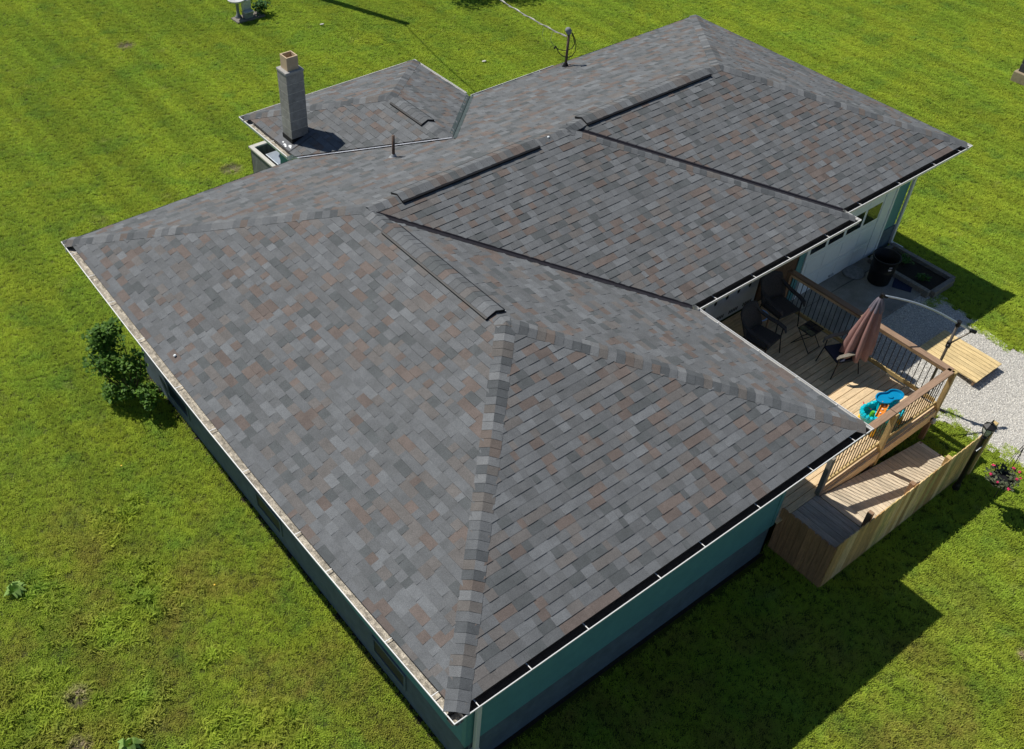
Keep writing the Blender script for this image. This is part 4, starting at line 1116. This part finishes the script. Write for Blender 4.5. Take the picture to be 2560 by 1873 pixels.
g=MB(); g.box((10.72,24.94,.262),(11.04,25.138,.29)); g.build('seat_top','stonew',ss,bevel=.008)
plant('leafy_plant',(11.45,25.15,0),'bushy green plant beside the stone seat','plant',.55,.42,420,.10,81,stems=6,clumps=8)
pl=thing('block_pillar',(28.1,7.5,0),'square block pillar standing in the lawn at the right picture edge','pillar')
g=MB(); g.box((27.8,7.3,0),(28.6,7.9,.32)); g.build('plinth','tanblock',pl,bevel=.02)
g=MB()
for k in range(5): g.box((27.9,7.38,.325+k*.26),(28.5,7.82,.325+k*.26+.235))
g.build('shaft','darkbrick',pl,bevel=.01)
g=MB(); g.box((27.92,7.40,.32),(28.48,7.80,1.66)); g.build('mortar_core','mortar',pl)

# utility poles and lines
def upole(x,y,h,label):
    t=thing('utility_pole',(x,y,0),label,'utility pole','utility poles of the overhead line'); g=MB(); g.tube([(x,y,-.3),(x,y,h)],[.17,.12],14); g.build('shaft','pole',t,smooth=True)
    g=MB(); g.lathe(x,y,[(.05,h-.02),(.07,h+.08),(.03,h+.14)],10); g.build('insulator','stoneg',t); return t
upole(13.30,26.13,6.95,'wooden utility pole out on the back lawn with a service drop to the house')
upole(-9,38.3,6.95,'distant wooden utility pole far across the back lawn')
def cable(name,a,b,sag,rad,label,cat='cable'):
    g=MB(); a=Vector(a); b=Vector(b); pts=[]
    for i in range(33):
        t=i/32; p=a.lerp(b,t); p.z-=4*sag*t*(1-t); pts.append(p)
    g.tube(pts,rad,6); o=g.build(name,'wire'); tag(o,label,cat); return o,pts
dr,pts=cable('service_cable',(12.15,11.56,4.19),(13.25,26.1,6.9),1.0,.013,'twisted service cable running from the roof mast over the lawn')
g=MB()
for i in range(-400,0): pass
g=MB(); A_=Vector((12.15,11.56,4.19))
hpts=[]
for i in range(161):
    t=i/160; p=Vector((12.15,11.56,4.19)).lerp(Vector((13.25,26.1,6.9)),t); p.z-=4*1.0*t*(1-t); a=t*150; hpts.append(p+Vector((.02*math.cos(a),0,.02*math.sin(a))))
g.tube(hpts,.008,5); o=g.build('insulated_conductor','wire',dr)
g=MB(); 
for t in (.045,.075): 
    k=pts[0].lerp(pts[4],t*6); g.tube([k,k+Vector((-.03,.03,-.25)),k+Vector((.06,-.02,-.42))],.004,5)
g.build('hanging_lead','wire',dr)
cable('overhead_wire',(13.2,26.15,6.9),(-9,38.3,6.9),.9,.012,'thin overhead wire strung between the two utility poles')

# tree whose shade reaches the top edge of the lawn
def tree(x,y,label):
    t=thing('broadleaf_tree',(x,y,0),label,'tree'); q=random.Random(51)
    g=MB(); g.tube([(x,y,-.2),(x+.05,y,1.0),(x,y+.05,2.6),(x+.1,y,4.6)],[.22,.17,.12,.05],10)
    for k in range(9):
        a=k*.7+q.random(); z=1.9+.25*k; g.tube([(x,y,z),(x+.8*math.cos(a),y+.8*math.sin(a),z+.6),(x+1.7*math.cos(a),y+1.7*math.sin(a),z+.9)],[.07,.045,.015],7)
    g.build('trunk','bark',t); g=MB()
    for k in range(46):
        a=q.random()*6.28; rr=2.1*math.sqrt(q.random()); z=2.6+3.2*q.random(); rr*=1-.5*abs(z-3.8)/2.2
        leaves(g,x+rr*math.cos(a),y+rr*math.sin(a),z,.6,.6,.45,130,.13,q,hollow=.2)
    g.build('crown','leaf',t)
tree(18.2,25.3,'broadleaf tree beyond the back lawn')

# bush against the left wall
bu=thing('bush',(.15,11.0,0),'leafy green shrub growing against the left wall of the house','bush')
q=random.Random(61); g=MB()
for k in range(10):
    a=k*.63; g.tube([(.25,10.95,-.02),(.2+.3*math.cos(a),10.95+.45*math.sin(a),.6),(.1+.45*math.cos(a),10.95+.8*math.sin(a),1.1+.2*q.random())],[.018,.012,.005],5)
g.build('stem','bark',bu); g=MB()
for (x,y,z,rx,ry,rz,n) in ((.15,11.55,1.05,.42,.42,.38,300),(-.02,11.1,.95,.36,.4,.35,260),(.32,10.7,.9,.33,.4,.35,220),(.1,11.3,1.35,.3,.35,.25,200),(.2,11.9,.85,.33,.3,.3,160),(-.15,11.5,.6,.28,.35,.3,150),(-.1,10.7,.55,.33,.35,.28,150),(.35,10.2,.45,.28,.3,.3,150),(-.25,10.9,.35,.25,.3,.22,90),(.3,11.2,1.6,.2,.25,.2,90)):
    for s in range(3):
        leaves(g,.04+x*.92+rx*q.uniform(-.4,.4),y+ry*q.uniform(-.4,.4),z+rz*q.uniform(-.3,.4),rx*.7,ry*.7,rz*.7,int(n*.62),.09,q,hollow=.2)
g.build('foliage','leaf',bu)
# weeds in the lawn
def weed(x,y,label,seed,rad=.28,n=16):
    t=MB(); q=random.Random(seed)
    for i in range(n):
        a=q.random()*6.28; l=rad*(.6+.5*q.random()); w_=.045*(.7+.6*q.random()); dx,dy=math.cos(a),math.sin(a); px,py=-dy*w_,dx*w_; h=.10+.10*q.random()
        b=(x+dx*.03,y+dy*.03)
        m1=(x+dx*l*.5,y+dy*l*.5,h); e_=(x+dx*l,y+dy*l,h*.5)
        t.face([(b[0]-px*.3,b[1]-py*.3,.0),(b[0]+px*.3,b[1]+py*.3,.0),(m1[0]+px,m1[1]+py,m1[2]),(m1[0]-px,m1[1]-py,m1[2])])
        t.face([(m1[0]-px,m1[1]-py,m1[2]),(m1[0]+px,m1[1]+py,m1[2]),e_])
    return tag(t.build('weed','weed'),label,'weed',None)
weed(-3.36,7.65,'broad leaved weed rosette in the lawn at the left picture edge',1,.2,24)
weed(-2.98,3.95,'broad leaved weed in the lawn at the bottom picture edge',2,.2,18)
def dandelion(x,y,label,r_=.018):
    t=thing('dandelion',(x,y,0),label,'flower'); g=MB(); g.tube([(x,y,0),(x,y,.07)],.003,5); g.build('stalk','weed',t)
    g=MB(); g.lathe(x,y,[(.004,.066),(r_,.074),(r_*.8,.082),(.0,.085)],9); g.build('blossom','yellow',t)
dandelion(-.62,5.75,'single yellow dandelion in the near left lawn'); dandelion(-.75,9.2,'tiny yellow dandelion below the wall shrub')
# fallen leaf litter / pale leaves
def leaf_litter(x,y,label,s=.09,mt='tanblock'):
    g=MB(); g.lathe(x,y,[(.004,.035),(s*.5,.045),(s*.3,.055),(0,.057)],7,sx=1,sy=.6); tag(g.build('fallen_leaf',mt),label,'leaf')
leaf_litter(12.6,23.3,'pale fallen leaf on the lawn right of the stone seat',.16,'whiteboard'); leaf_litter(15.3,18.2,'pale fallen leaf on the lawn above the roof valley',.16,'whiteboard')

for o in bpy.data.objects:
    if '_org' in o: del o['_org']
